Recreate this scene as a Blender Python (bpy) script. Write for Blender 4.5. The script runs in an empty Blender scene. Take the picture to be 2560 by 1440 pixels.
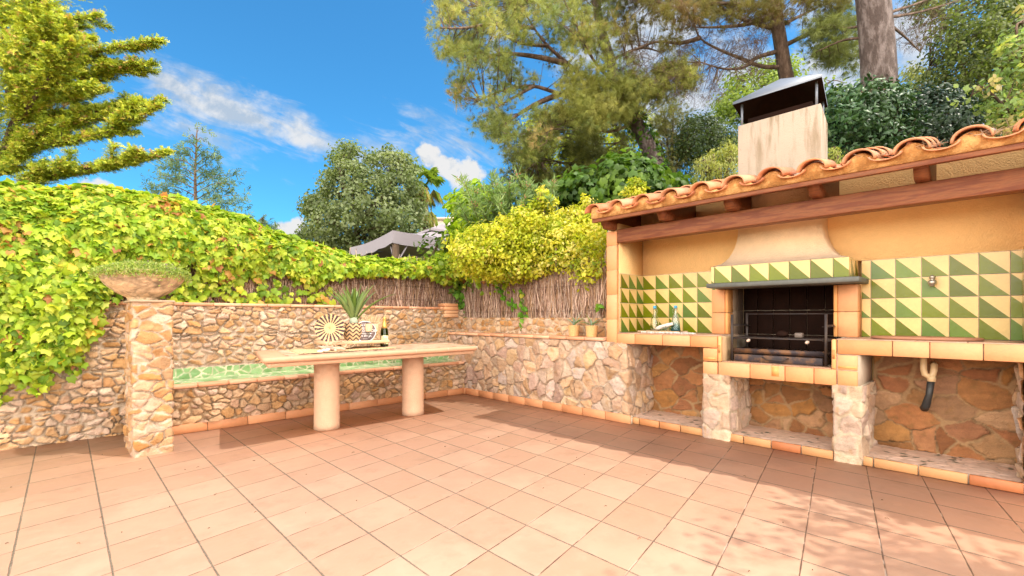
import bpy, math, random
import numpy as np
from mathutils import Vector, Matrix
rng = np.random.default_rng(7)
S = bpy.context.scene
COL = S.collection
# ------------------------------------------------------------------ camera, sky, sun
FPX, PCX, HOR, CAMZ = 1180.0, 1280.0, 793.0, 1.1
ANG = math.radians(45.5)
FW = np.array([math.cos(ANG), math.sin(ANG), 0.0]); RT = np.array([math.sin(ANG), -math.cos(ANG), 0.0]); UP = np.array([0, 0, 1.0])
cam_d = bpy.data.cameras.new("camera"); cam = bpy.data.objects.new("camera", cam_d); COL.objects.link(cam)
cam.location = (0, 0, CAMZ); cam.rotation_euler = (math.radians(90), 0, ANG - math.pi / 2)
cam_d.sensor_width = 36; cam_d.lens = 36 * FPX / 2560; cam_d.shift_y = (HOR - 720) / 2560
cam_d.clip_start = 0.05; cam_d.clip_end = 3000
S.camera = cam
S.view_settings.view_transform = 'Standard'; S.view_settings.look = 'None'
S.view_settings.exposure = 0.64; S.view_settings.gamma = 1
SUNV = Vector((0.295, -0.47, 1.0)).normalized()
sd = bpy.data.lights.new("sun", 'SUN'); sun = bpy.data.objects.new("sun", sd); COL.objects.link(sun)
sd.energy = 2.35; sd.angle = math.radians(0.5); sd.color = (1.0, 0.91, 0.78)
sun.rotation_euler = SUNV.to_track_quat('Z', 'Y').to_euler()
sun.location = (3, -5, 12)
S.cycles.max_bounces = 8; S.cycles.transparent_max_bounces = 12; S.cycles.transmission_bounces = 6
S.cycles.diffuse_bounces = 4; S.cycles.caustics_reflective = False; S.cycles.caustics_refractive = False

class NT:
    def __init__(s, tree): s.t = tree; s.n = tree.nodes; s.l = tree.links
    def node(s, typ, ins=None, **kw):
        n = s.n.new(typ)
        for k, v in kw.items(): setattr(n, k, v)
        for k, v in (ins or {}).items(): s.put(n.inputs[k], v)
        return n
    def put(s, sock, v):
        if isinstance(v, bpy.types.NodeSocket): s.l.new(v, sock)
        else:
            if isinstance(v, (tuple, list)) and len(v) == 3 and sock.type == 'RGBA': v = (*v, 1)
            sock.default_value = v
    def m(s, op, a, b=0.0, c=0.0, clamp=False):
        n = s.node('ShaderNodeMath', operation=op, use_clamp=clamp)
        s.put(n.inputs[0], a); s.put(n.inputs[1], b); s.put(n.inputs[2], c); return n.outputs[0]
    def dot(s, v, w):
        n = s.node('ShaderNodeVectorMath', operation='DOT_PRODUCT'); s.put(n.inputs[0], v); s.put(n.inputs[1], w); return n.outputs['Value']
    def comb(s, x, y, z=0.0):
        n = s.node('ShaderNodeCombineXYZ'); s.put(n.inputs[0], x); s.put(n.inputs[1], y); s.put(n.inputs[2], z); return n.outputs[0]
    def noise(s, scale, vec=None, detail=3, rough=0.55, out=0, dist=0.0):
        n = s.node('ShaderNodeTexNoise', {'Scale': scale, 'Detail': detail, 'Roughness': rough, 'Distortion': dist})
        if vec is not None: s.put(n.inputs['Vector'], vec)
        return n.outputs[out]
    def mix(s, f, a, b, mode='MIX'):
        n = s.node('ShaderNodeMix', data_type='RGBA', blend_type=mode)
        s.put(n.inputs[0], f); s.put(n.inputs[6], a); s.put(n.inputs[7], b); return n.outputs[2]
    def rng(s, v, a, b, c=0.0, d=1.0, smooth=False):
        n = s.node('ShaderNodeMapRange', interpolation_type='SMOOTHSTEP' if smooth else 'LINEAR')
        for i, x in enumerate((v, a, b, c, d)): s.put(n.inputs[i], x)
        return n.outputs[0]

def px2dir(x, y): return FW + (x - PCX) / FPX * RT + (HOR - y) / FPX * UP
def PD(x, y, d): return np.array([0, 0, CAMZ]) + d * px2dir(x, y)
def PX(x, y, X):
    v = px2dir(x, y); return np.array([0, 0, CAMZ]) + v * (X / v[0])
def PY(x, y, Y):
    v = px2dir(x, y); return np.array([0, 0, CAMZ]) + v * (Y / v[1])

# ---- sky: Nishita with clouds placed by direction, plus added fill clouds behind the camera
W = bpy.data.worlds.new("World"); S.world = W; W.use_nodes = True
t = NT(W.node_tree); t.n.clear()
sky = t.node('ShaderNodeTexSky', sky_type='NISHITA', sun_disc=False, sun_elevation=math.asin(SUNV.z), sun_rotation=math.atan2(SUNV.x, SUNV.y), air_density=1.0, dust_density=0.35, ozone_density=2.2)
tc = t.node('ShaderNodeTexCoord'); dirv = tc.outputs['Generated']
df = t.m('MAXIMUM', t.dot(dirv, tuple(FW)), 0.08)
u = t.m('DIVIDE', t.dot(dirv, tuple(RT)), df); v = t.m('DIVIDE', t.dot(dirv, (0, 0, 1)), df)
front = t.rng(t.dot(dirv, tuple(FW)), -0.05, 0.25)
def blob(px, py, rx, ry, rot=0.0):
    uu = t.m('SUBTRACT', u, (px - PCX) / FPX); vv = t.m('SUBTRACT', v, (HOR - py) / FPX)
    c, s_ = math.cos(rot), math.sin(rot)
    a = t.m('DIVIDE', t.m('ADD', t.m('MULTIPLY', uu, c), t.m('MULTIPLY', vv, s_)), rx / FPX)
    b = t.m('DIVIDE', t.m('SUBTRACT', t.m('MULTIPLY', vv, c), t.m('MULTIPLY', uu, s_)), ry / FPX)
    return t.m('SUBTRACT', 1.0, t.m('SQRT', t.m('ADD', t.m('MULTIPLY', a, a), t.m('MULTIPLY', b, b))), clamp=True)
def mx(l):
    r = l[0]
    for x in l[1:]: r = t.m('MAXIMUM', r, x)
    return r
# streaked band cloud, stretched along its own axis
r0 = math.radians(-22)
ur = t.m('ADD', t.m('MULTIPLY', u, math.cos(r0)), t.m('MULTIPLY', v, math.sin(r0)))
vr = t.m('SUBTRACT', t.m('MULTIPLY', v, math.cos(r0)), t.m('MULTIPLY', u, math.sin(r0)))
st = t.noise(7.0, t.comb(t.m('MULTIPLY', ur, 1.0), t.m('MULTIPLY', vr, 3.6), 1.7), 7, 0.62, dist=0.6)
st2 = t.noise(26.0, t.comb(t.m('MULTIPLY', ur, 1.0), t.m('MULTIPLY', vr, 2.0), 5.0), 4, 0.6)
band = mx([blob(560, 262, 400, 100, math.radians(-23)), blob(750, 335, 210, 75, math.radians(-20)), blob(420, 205, 200, 75, math.radians(-20)),
           t.m('MULTIPLY', blob(520, 320, 420, 150, math.radians(-8)), 0.62), t.m('MULTIPLY', blob(900, 380, 420, 90, math.radians(-8)), 0.72), t.m('MULTIPLY', blob(1150, 350, 330, 120, math.radians(-15)), 0.62)])
c1 = t.m('MULTIPLY', t.rng(t.m('ADD', t.m('MULTIPLY', band, 0.9), t.m('ADD', t.m('MULTIPLY', t.m('SUBTRACT', st, 0.5), 1.35), t.m('MULTIPLY', t.m('SUBTRACT', st2, 0.5), 0.35))), 0.22, 0.85, smooth=True), t.rng(band, 0.0, 0.12))
# heaped clouds
pf = t.noise(34.0, t.comb(u, v, 3.0), 6, 0.6)
pf2 = t.noise(9.0, t.comb(u, v, 9.0), 6, 0.6)
puff = mx([blob(1075, 388, 60, 40, math.radians(-35)), blob(1115, 415, 75, 44, math.radians(-35)), blob(1165, 440, 70, 50, 0), blob(1175, 425, 35, 50, 0), blob(255, 480, 90, 40, math.radians(-25)), blob(310, 505, 60, 35, 0), blob(215, 470, 40, 30),
           blob(715, 575, 55, 34, 0), blob(745, 568, 34, 38, 0), blob(1135, 545, 14, 30, 0), blob(680, 590, 40, 20)])
c2 = t.m('MULTIPLY', t.rng(t.m('ADD', puff, t.m('MULTIPLY', t.m('SUBTRACT', pf, 0.5), 1.0)), 0.22, 0.52, smooth=True), t.rng(puff, 0.0, 0.1))
big = mx([blob(1760, 270, 260, 170), blob(2180, 130, 420, 300), blob(1620, 60, 500, 260), blob(2560, 300, 500, 260), blob(3300, 200, 900, 500), blob(-900, 300, 700, 300)])
c3 = t.m('MULTIPLY', t.rng(t.m('ADD', t.m('MULTIPLY', big, 0.7), t.m('MULTIPLY', t.m('SUBTRACT', pf2, 0.5), 1.9)), 0.12, 0.6, smooth=True), t.rng(big, 0.0, 0.15))
cl = t.m('MULTIPLY', mx([t.m('MULTIPLY', c1, 0.92), c2, t.m('MULTIPLY', c3, 0.85)]), front)
fill_n = t.noise(3.0, dirv, 6, 0.6)
cl = t.m('ADD', cl, t.m('MULTIPLY', t.m('SUBTRACT', 1.0, front), t.rng(fill_n, 0.30, 0.5, 0, 1.0)), clamp=True)
cl = t.m('MULTIPLY', cl, t.rng(t.dot(dirv, (0, 0, 1)), 0.0, 0.04))
skyc = t.mix(1.0, sky.outputs[0], (0.28, 0.79, 1.0), 'MULTIPLY')
cloudc = t.mix(t.rng(t.m('ADD', t.m('ADD', pf2, t.m('MULTIPLY', t.m('SUBTRACT', pf, 0.5), 0.8)), t.m('MULTIPLY', puff, 0.25)), 0.38, 0.62), (2.2, 2.6, 3.1), (3.7, 3.7, 3.7))
cloudc = t.mix(front, t.mix(t.rng(t.dot(dirv, (0, 0, 1)), 0.25, 0.75, smooth=True), (34, 31.2, 27.4), (13.5, 12.5, 11.3)), cloudc)  # unseen overbright clouds behind the camera, added as warm fill, strongest near the horizon
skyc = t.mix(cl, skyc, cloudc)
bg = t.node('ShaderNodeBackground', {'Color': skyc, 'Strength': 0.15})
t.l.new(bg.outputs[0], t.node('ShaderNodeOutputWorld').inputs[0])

# ------------------------------------------------------------------ materials
def newmat(name):
    m = bpy.data.materials.new(name); m.use_nodes = True; t = NT(m.node_tree); t.n.clear()
    p = t.node('ShaderNodeBsdfPrincipled'); o = t.node('ShaderNodeOutputMaterial'); t.l.new(p.outputs[0], o.inputs[0])
    return m, t, p, o
def pos(t, obj=False):
    return t.node('ShaderNodeTexCoord').outputs['Object'] if obj else t.node('ShaderNodeNewGeometry').outputs['Position']
def bump(t, p, h, dist=0.01, strength=1.0):
    b = t.node('ShaderNodeBump', {'Height': h, 'Distance': dist, 'Strength': strength}); t.l.new(b.outputs[0], p.inputs['Normal'])
def stuffmat(name, color=None, rough=0.7, var=0.25, scale=8.0, bscale=60.0, bd=0.002, metal=0.0, stretch=(1, 1, 1), col2=None, coat=0.0, spec=0.5):
    """general surface: base colour (or the mesh's Col attribute) with mottling at two scales and a fine bump"""
    m, t, p, o = newmat(name)
    P = t.node('ShaderNodeVectorMath', operation='MULTIPLY'); t.put(P.inputs[0], pos(t)); P.inputs[1].default_value = stretch
    P = P.outputs[0]
    base = t.node('ShaderNodeAttribute', attribute_name='Col').outputs['Color'] if color is None else color
    n1 = t.noise(scale, P, 5, 0.6); n2 = t.noise(scale * 6, P, 4, 0.6)
    if col2 is not None: base = t.mix(t.rng(n1, 0.42, 0.62, smooth=True), base, col2)
    f = t.m('ADD', t.m('MULTIPLY', t.m('SUBTRACT', n1, 0.5), var * 2.0), t.m('MULTIPLY', t.m('SUBTRACT', n2, 0.5), var * 1.2))
    g = t.m('ADD', 1.0, f)
    c = t.node('ShaderNodeVectorMath', operation='SCALE'); t.put(c.inputs[0], base); t.put(c.inputs['Scale'], g)
    t.l.new(c.outputs[0], p.inputs['Base Color'])
    t.put(p.inputs['Roughness'], t.rng(n2, 0.2, 0.8, max(rough - 0.12, 0.03), min(rough + 0.12, 1)))
    p.inputs['Metallic'].default_value = metal; p.inputs['Coat Weight'].default_value = coat; p.inputs['Specular IOR Level'].default_value = spec
    if bd > 0: bump(t, p, t.m('ADD', t.noise(bscale, P, 4, 0.65), t.m('MULTIPLY', n2, 0.6)), bd)
    return m
def leafmat(name, trans=0.45, rough=0.5, tint=(1.2, 1.25, 0.5)):
    m, t, p, o = newmat(name)
    a = t.node('ShaderNodeAttribute', attribute_name='Col').outputs['Color']
    t.l.new(a, p.inputs['Base Color']); p.inputs['Roughness'].default_value = rough; p.inputs['Specular IOR Level'].default_value = 0.35
    tr = t.node('ShaderNodeBsdfTranslucent'); t.put(tr.inputs[0], t.mix(1.0, a, tint, 'MULTIPLY'))
    mxn = t.node('ShaderNodeMixShader'); mxn.inputs[0].default_value = trans
    t.l.new(p.outputs[0], mxn.inputs[1]); t.l.new(tr.outputs[0], mxn.inputs[2]); t.l.new(mxn.outputs[0], o.inputs[0])
    return m
M = {}
M['leaf'] = leafmat('leaf'); M['needle'] = leafmat('needle', 0.3, 0.6, (1.1, 1.1, 0.6)); M['stiffleaf'] = leafmat('stiff_leaf', 0.15, 0.4)
M['stone'] = stuffmat('stone', None, 0.88, 0.36, 20, 75, 0.009)
M['tile'] = stuffmat('clay_tile', None, 0.6, 0.18, 9, 120, 0.0015)
M['glaze'] = stuffmat('glazed_tile', None, 0.2, 0.16, 9, 12, 0.0006, spec=0.35)
M['mosaic'] = stuffmat('mosaic', None, 0.35, 0.15, 20, 60, 0.001)
M['mortar'] = stuffmat('mortar', (0.50, 0.40, 0.30), 0.95, 0.25, 20, 150, 0.004)
M['wood'] = stuffmat('stained_wood', (0.25, 0.085, 0.030), 0.5, 0.75, 4, 50, 0.0015, stretch=(9, 0.8, 9), col2=(0.13, 0.034, 0.012), spec=0.35)
M['plaster'] = stuffmat('orange_render', (0.93, 0.60, 0.26), 0.95, 0.11, 3, 90, 0.006)
M['palerender'] = stuffmat('pale_render', None, 0.95, 0.17, 4, 90, 0.005)
M['iron'] = stuffmat('black_iron', (0.045, 0.035, 0.035), 0.55, 0.5, 14, 90, 0.001, metal=0.3, col2=(0.055, 0.035, 0.025))
M['rust'] = stuffmat('rusted_iron', (0.035, 0.025, 0.03), 0.6, 0.4, 12, 90, 0.001, metal=0.2, col2=(0.15, 0.07, 0.03))
M['zinc'] = stuffmat('zinc', (0.20, 0.22, 0.26), 0.5, 0.1, 4, 90, 0.0004, metal=0.35)
M['soot'] = stuffmat('soot', (0.016, 0.006, 0.0035), 0.85, 0.6, 6, 60, 0.001, spec=0.12)
M['steel'] = stuffmat('steel', (0.45, 0.42, 0.36), 0.35, 0.3, 30, 90, 0.0005, metal=0.8)
M['slab'] = stuffmat('slate_slab', (0.10, 0.105, 0.095), 0.6, 0.35, 30, 120, 0.001)
M['bark'] = stuffmat('bark', (0.13, 0.08, 0.055), 0.95, 0.55, 9, 26, 0.03, stretch=(1.6, 1.6, 0.5), col2=(0.20, 0.13, 0.095))
M['graybark'] = stuffmat('grey_bark', (0.115, 0.08, 0.07), 0.95, 0.6, 7, 22, 0.05, stretch=(1.8, 1.8, 0.6), col2=(0.21, 0.165, 0.155))
M['twig'] = stuffmat('twig', (0.12, 0.075, 0.045), 0.9, 0.4, 10, 60, 0.002)
M['stick'] = stuffmat('stick', None, 0.8, 0.25, 30, 120, 0.001)
M['wicker'] = stuffmat('wicker', None, 0.8, 0.3, 60, 220, 0.002)
M['fabric'] = stuffmat('grey_fabric', (0.34, 0.30, 0.33), 0.9, 0.06, 3, 200, 0.001)
M['black'] = stuffmat('black_rubber', (0.025, 0.025, 0.025), 0.5, 0.2, 20, 60, 0.0005)
M['plastic'] = stuffmat('cream_plastic', (0.62, 0.45, 0.25), 0.4, 0.1, 20, 60, 0.0003)
M['soil'] = stuffmat('soil', (0.12, 0.075, 0.045), 1.0, 0.5, 3, 30, 0.02)
M['paint'] = stuffmat('paint', None, 0.5, 0.08, 12, 90, 0.0003)
M['foil'] = stuffmat('gold_foil', (0.62, 0.42, 0.12), 0.35, 0.15, 60, 120, 0.0008, metal=0.6)
def glassmat(name, color, rough=0.02):
    m, t, p, o = newmat(name)
    p.inputs['Base Color'].default_value = (*color, 1); p.inputs['Transmission Weight'].default_value = 1.0
    p.inputs['Roughness'].default_value = rough; p.inputs['IOR'].default_value = 1.45; return m
M['glass'] = glassmat('clear_glass', (0.93, 0.96, 0.93)); M['greenglass'] = glassmat('green_glass', (0.28, 0.42, 0.03), 0.03)
m, t, p, o = newmat('blue_tinted_glass')
z = t.node('ShaderNodeSeparateXYZ'); t.put(z.inputs[0], pos(t))
t.put(p.inputs['Base Color'], t.mix(t.rng(z.outputs[2], 0.95, 1.10, smooth=True), (0.05, 0.42, 0.50), (0.92, 0.97, 0.93)))
p.inputs['Transmission Weight'].default_value = 0.9; p.inputs['Roughness'].default_value = 0.04; M['blueglass'] = m

# floor: square clay tiles, dark gritty joints one way and thin broken joints the other
m, t, p, o = newmat('floor_tiles')
P = pos(t); LA, LB, LO = (0.32542, 0.06213), (0.00556, 0.31147), (-0.45135, 2.53836)
det = LA[0] * LB[1] - LA[1] * LB[0]
wob = t.m('MULTIPLY', t.m('SUBTRACT', t.noise(9, P, 3), 0.5), 0.012)
PS = t.node('ShaderNodeVectorMath', operation='SUBTRACT'); t.put(PS.inputs[0], P); PS.inputs[1].default_value = (LO[0], LO[1], 0); PS = PS.outputs[0]
ci = t.m('ADD', t.dot(PS, (LB[1] / det, -LB[0] / det, 0)), wob); cj = t.m('ADD', t.dot(PS, (-LA[1] / det, LA[0] / det, 0)), wob)
def edge(c):
    fr = t.m('FRACT', c); return t.m('MINIMUM', fr, t.m('SUBTRACT', 1.0, fr))
ei, ej = edge(ci), edge(cj)
tid = t.comb(t.m('FLOOR', ci), t.m('FLOOR', cj)); wn = t.node('ShaderNodeTexWhiteNoise', {'Vector': tid}, noise_dimensions='2D')
tv = wn.outputs[0]
n1 = t.noise(2.2, P, 5, 0.6); n2 = t.noise(14, P, 5, 0.62); n3 = t.noise(140, P, 3, 0.6)
base = t.mix(tv, (0.65, 0.385, 0.255), (0.80, 0.505, 0.355))
base = t.mix(t.rng(n1, 0.35, 0.7, smooth=True), base, (0.68, 0.40, 0.275))
base = t.mix(t.m('MULTIPLY', t.rng(n2, 0.5, 0.75, smooth=True), 0.25), base, (0.82, 0.56, 0.40))
dx = t.dot(P, (1, 0, 0)); dy = t.dot(P, (0, 1, 0))
grey = t.m('MULTIPLY', t.rng(t.noise(1.3, P, 4, 0.6), 0.42, 0.62, smooth=True), t.rng(t.m('SUBTRACT', dx, t.m('MULTIPLY', dy, 0.25)), 1.8, 3.4, 0, 0.40, smooth=True))
base = t.mix(grey, base, (0.50, 0.34, 0.25))
dirt = t.m('MAXIMUM', t.rng(t.m('ADD', dy, t.m('MULTIPLY', n1, 0.25)), 5.25, 5.5), t.rng(t.m('ADD', dx, t.m('MULTIPLY', n1, 0.25)), 4.2, 4.45)); base = t.mix(t.m('MULTIPLY', dirt, 0.45), base, (0.30, 0.19, 0.12))
stn = t.rng(t.noise(3.1, P, 6, 0.72), 0.54, 0.70); base = t.mix(t.m('MULTIPLY', stn, 0.30), base, (0.40, 0.22, 0.14))
spk = t.rng(t.noise(55, P, 2, 0.5), 0.74, 0.78); base = t.mix(t.m('MULTIPLY', spk, 0.3), base, (0.25, 0.13, 0.08))
jw = t.m('ADD', 0.004, t.m('MULTIPLY', t.m('SUBTRACT', n2, 0.45), 0.022))
ji = t.m('SUBTRACT', 1.0, t.rng(ei, t.m('ADD', jw, 0.002), t.m('ADD', jw, 0.010)))
ji = t.m('MULTIPLY', ji, t.rng(n1, 0.3, 0.45, 0.75, 1.0))
jwj = t.m('MULTIPLY', t.m('SUBTRACT', t.noise(11, P, 4, 0.7), 0.38), 0.020)
jj = t.m('SUBTRACT', 1.0, t.rng(ej, t.m('MAXIMUM', jwj, 0.0015), t.m('ADD', t.m('MAXIMUM', jwj, 0.001), 0.012)))
jj = t.m('MULTIPLY', jj, t.rng(t.noise(3.5, P, 3, 0.6), 0.33, 0.55, 0.65, 1.0))
jc = t.mix(t.rng(n3, 0.4, 0.6), (0.15, 0.11, 0.08), (0.40, 0.32, 0.24))
jc2 = t.mix(t.rng(t.noise(5, P, 2), 0.55, 0.6), (0.13, 0.085, 0.055), (0.62, 0.48, 0.38))
base = t.mix(t.m('MULTIPLY', jj, 0.95), base, jc2); base = t.mix(ji, base, jc)
t.put(p.inputs['Base Color'], base); t.put(p.inputs['Roughness'], t.rng(n2, 0.3, 0.7, 0.5, 0.72)); p.inputs['Specular IOR Level'].default_value = 0.4
bump(t, p, t.m('SUBTRACT', t.m('MULTIPLY', n2, 0.25), t.m('MAXIMUM', ji, jj)), 0.004, 0.8)
M['floor'] = m
# garden soil and litter
m, t, p, o = newmat('garden_ground'); P = pos(t)
t.put(p.inputs['Base Color'], t.mix(t.rng(t.noise(0.7, P, 6, 0.7), 0.4, 0.6), (0.16, 0.11, 0.06), (0.10, 0.13, 0.035))); p.inputs['Roughness'].default_value = 1
bump(t, p, t.noise(9, P, 5, 0.7), 0.06); M['garden'] = m

# ------------------------------------------------------------------ mesh helpers
def mesh_from(name, V, F, mat, parent=None, col=None, smooth=False):
    V = np.asarray(V, np.float32); me = bpy.data.meshes.new(name)
    if isinstance(F, np.ndarray):
        k = F.shape[1]; tot = np.full(len(F), k, np.int32); flat = F.ravel().astype(np.int32)
    else:
        tot = np.array([len(f) for f in F], np.int32); flat = np.array([i for f in F for i in f], np.int32)
    me.vertices.add(len(V)); me.vertices.foreach_set('co', V.ravel())
    me.loops.add(len(flat)); me.loops.foreach_set('vertex_index', flat)
    me.polygons.add(len(tot)); me.polygons.foreach_set('loop_start', np.concatenate([[0], np.cumsum(tot)[:-1]]).astype(np.int32))
    me.polygons.foreach_set('loop_total', tot)
    if smooth: me.polygons.foreach_set('use_smooth', np.ones(len(tot), bool))
    me.update(calc_edges=True)
    if col is not None:
        a = me.color_attributes.new('Col', 'FLOAT_COLOR', 'POINT'); c = np.ones((len(V), 4), np.float32); c[:, :3] = col; a.data.foreach_set('color', c.ravel())
    if mat is not None: me.materials.append(M[mat] if isinstance(mat, str) else mat)
    o = bpy.data.objects.new(name, me); COL.objects.link(o)
    if parent is not None: adopt(o, parent)
    return o
def adopt(o, parent):
    o.parent = parent
    r = parent
    while r.parent is not None: r = r.parent
    if parent is r: o.matrix_parent_inverse = Matrix.Translation(-Vector(r.location))
def thing(name, label, cat, loc=(0, 0, 0), group=None):
    o = bpy.data.objects.new(name, None); COL.objects.link(o); o.location = loc; o.empty_display_size = 0.1
    o['label'] = label; o['category'] = cat
    if group: o['group'] = group
    return o
def tag(o, label, cat, group=None, kind=None):
    o['label'] = label; o['category'] = cat
    if group: o['group'] = group
    if kind: o['kind'] = kind
    return o
class MB:
    def __init__(s): s.V = []; s.F = []; s.C = []; s.n = 0
    def add(s, V, F, col=(1, 1, 1)):
        V = np.asarray(V, float).reshape(-1, 3); s.V.append(V); s.F += [tuple(i + s.n for i in f) for f in F]
        c = np.asarray(col, float); s.C.append(np.broadcast_to(c, V.shape).copy()); s.n += len(V); return s
    def box(s, x0, x1, y0, y1, z0, z1, col=(1, 1, 1), ch=0.0):
        x0, x1 = min(x0, x1), max(x0, x1); y0, y1 = min(y0, y1), max(y0, y1); z0, z1 = min(z0, z1), max(z0, z1)
        if ch <= 0:
            V = [(x, y, z) for z in (z0, z1) for y in (y0, y1) for x in (x0, x1)]
            return s.add(V, [(0, 2, 3, 1), (4, 5, 7, 6), (0, 1, 5, 4), (1, 3, 7, 5), (3, 2, 6, 7), (2, 0, 4, 6)], col)
        c = ch; V = []
        X, Y, Z = (x0, x1), (y0, y1), (z0, z1); sg = (1, -1)
        idx = {}
        for i in (0, 1):
            for j in (0, 1):
                for k in (0, 1):
                    idx[i, j, k] = len(V)
                    V += [(X[i], Y[j] + sg[j] * c, Z[k] + sg[k] * c), (X[i] + sg[i] * c, Y[j], Z[k] + sg[k] * c), (X[i] + sg[i] * c, Y[j] + sg[j] * c, Z[k])]
        I = idx; F = []
        F.append([I[0, 0, 0], I[0, 0, 1], I[0, 1, 1], I[0, 1, 0]]); F.append([I[1, 0, 0], I[1, 1, 0], I[1, 1, 1], I[1, 0, 1]])
        F.append([I[0, 0, 0] + 1, I[1, 0, 0] + 1, I[1, 0, 1] + 1, I[0, 0, 1] + 1]); F.append([I[0, 1, 0] + 1, I[0, 1, 1] + 1, I[1, 1, 1] + 1, I[1, 1, 0] + 1])
        F.append([I[0, 0, 0] + 2, I[0, 1, 0] + 2, I[1, 1, 0] + 2, I[1, 0, 0] + 2]); F.append([I[0, 0, 1] + 2, I[1, 0, 1] + 2, I[1, 1, 1] + 2, I[0, 1, 1] + 2])
        for k in (0, 1):
            for j in (0, 1):
                f = [I[0, j, k] + 1, I[1, j, k] + 1, I[1, j, k] + 2, I[0, j, k] + 2]; F.append(f if (j + k) % 2 == 1 else f[::-1])
            for i in (0, 1):
                f = [I[i, 0, k], I[i, 1, k], I[i, 1, k] + 2, I[i, 0, k] + 2]; F.append(f if (i + k) % 2 == 0 else f[::-1])
        for i in (0, 1):
            for j in (0, 1):
                f = [I[i, j, 0], I[i, j, 1], I[i, j, 1] + 1, I[i, j, 0] + 1]; F.append(f if (i + j) % 2 == 1 else f[::-1])
                for k in (0, 1):
                    f = [I[i, j, k], I[i, j, k] + 1, I[i, j, k] + 2]; F.append(f if (i + j + k) % 2 == 1 else f[::-1])
        return s.add(V, F, col)
    def tube(s, pts, rad, n=6, col=(1, 1, 1), cap=True):
        pts = np.asarray(pts, float); k = len(pts); rad = np.broadcast_to(np.asarray(rad, float), (k,))
        T = np.gradient(pts, axis=0); T /= np.linalg.norm(T, axis=1)[:, None] + 1e-9
        ref = np.array([0.13, 0.31, 0.94]) if abs(T[0][2]) < 0.9 else np.array([0.9, 0.3, 0.1])
        V = []
        a = np.arange(n) / n * 2 * math.pi
        for i in range(k):
            x = np.cross(T[i], ref); x /= np.linalg.norm(x) + 1e-9; y = np.cross(T[i], x)
            V.append(pts[i] + rad[i] * (np.cos(a)[:, None] * x + np.sin(a)[:, None] * y))
        F = [(i * n + j, (i + 1) * n + j, (i + 1) * n + (j + 1) % n, i * n + (j + 1) % n) for i in range(k - 1) for j in range(n)]
        if cap: F += [tuple(range(n)), tuple(range((k - 1) * n, k * n))[::-1]]
        return s.add(np.concatenate(V), F, col)
    def lathe(s, prof, c, n=24, col=(1, 1, 1), closed=False, sq=None):
        V = []; a = np.arange(n) / n * 2 * math.pi
        for r, z in prof: V.append(np.c_[c[0] + r * np.cos(a), c[1] + r * np.sin(a), np.full(n, c[2] + z)])
        k = len(prof); F = [(i * n + j, i * n + (j + 1) % n, (i + 1) * n + (j + 1) % n, (i + 1) * n + j) for i in range(k - 1) for j in range(n)]
        if prof[0][0] > 1e-4: F.append(tuple(range(n))[::-1])
        if prof[-1][0] > 1e-4 and not closed: F.append(tuple(range((k - 1) * n, k * n)))
        return s.add(np.concatenate(V), F, col)
    def build(s, name, mat, parent=None, smooth=False, bevel=0.0):
        o = mesh_from(name, np.concatenate(s.V), s.F, mat, parent, np.concatenate(s.C), smooth)
        if bevel:
            b = o.modifiers.new('bevel', 'BEVEL'); b.width = bevel; b.segments = 2; b.limit_method = 'ANGLE'
        return o
def vnoise(x, y, seed=0, octs=4):
    x = np.asarray(x, float); y = np.asarray(y, float); r = np.zeros(np.broadcast(x, y).shape); amp, tot = 1.0, 0.0
    for o in range(octs):
        g = np.random.default_rng(seed * 31 + o).random((64, 64)); fx, fy = x * 2 ** o, y * 2 ** o
        ix, iy = np.floor(fx).astype(int), np.floor(fy).astype(int); tx, ty = fx - ix, fy - iy
        tx = tx * tx * (3 - 2 * tx); ty = ty * ty * (3 - 2 * ty)
        a = g[ix % 64, iy % 64]; b = g[(ix + 1) % 64, iy % 64]; c = g[ix % 64, (iy + 1) % 64]; d = g[(ix + 1) % 64, (iy + 1) % 64]
        r += amp * ((a * (1 - tx) + b * tx) * (1 - ty) + (c * (1 - tx) + d * tx) * ty); tot += amp; amp *= 0.5
    return r / tot

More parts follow.
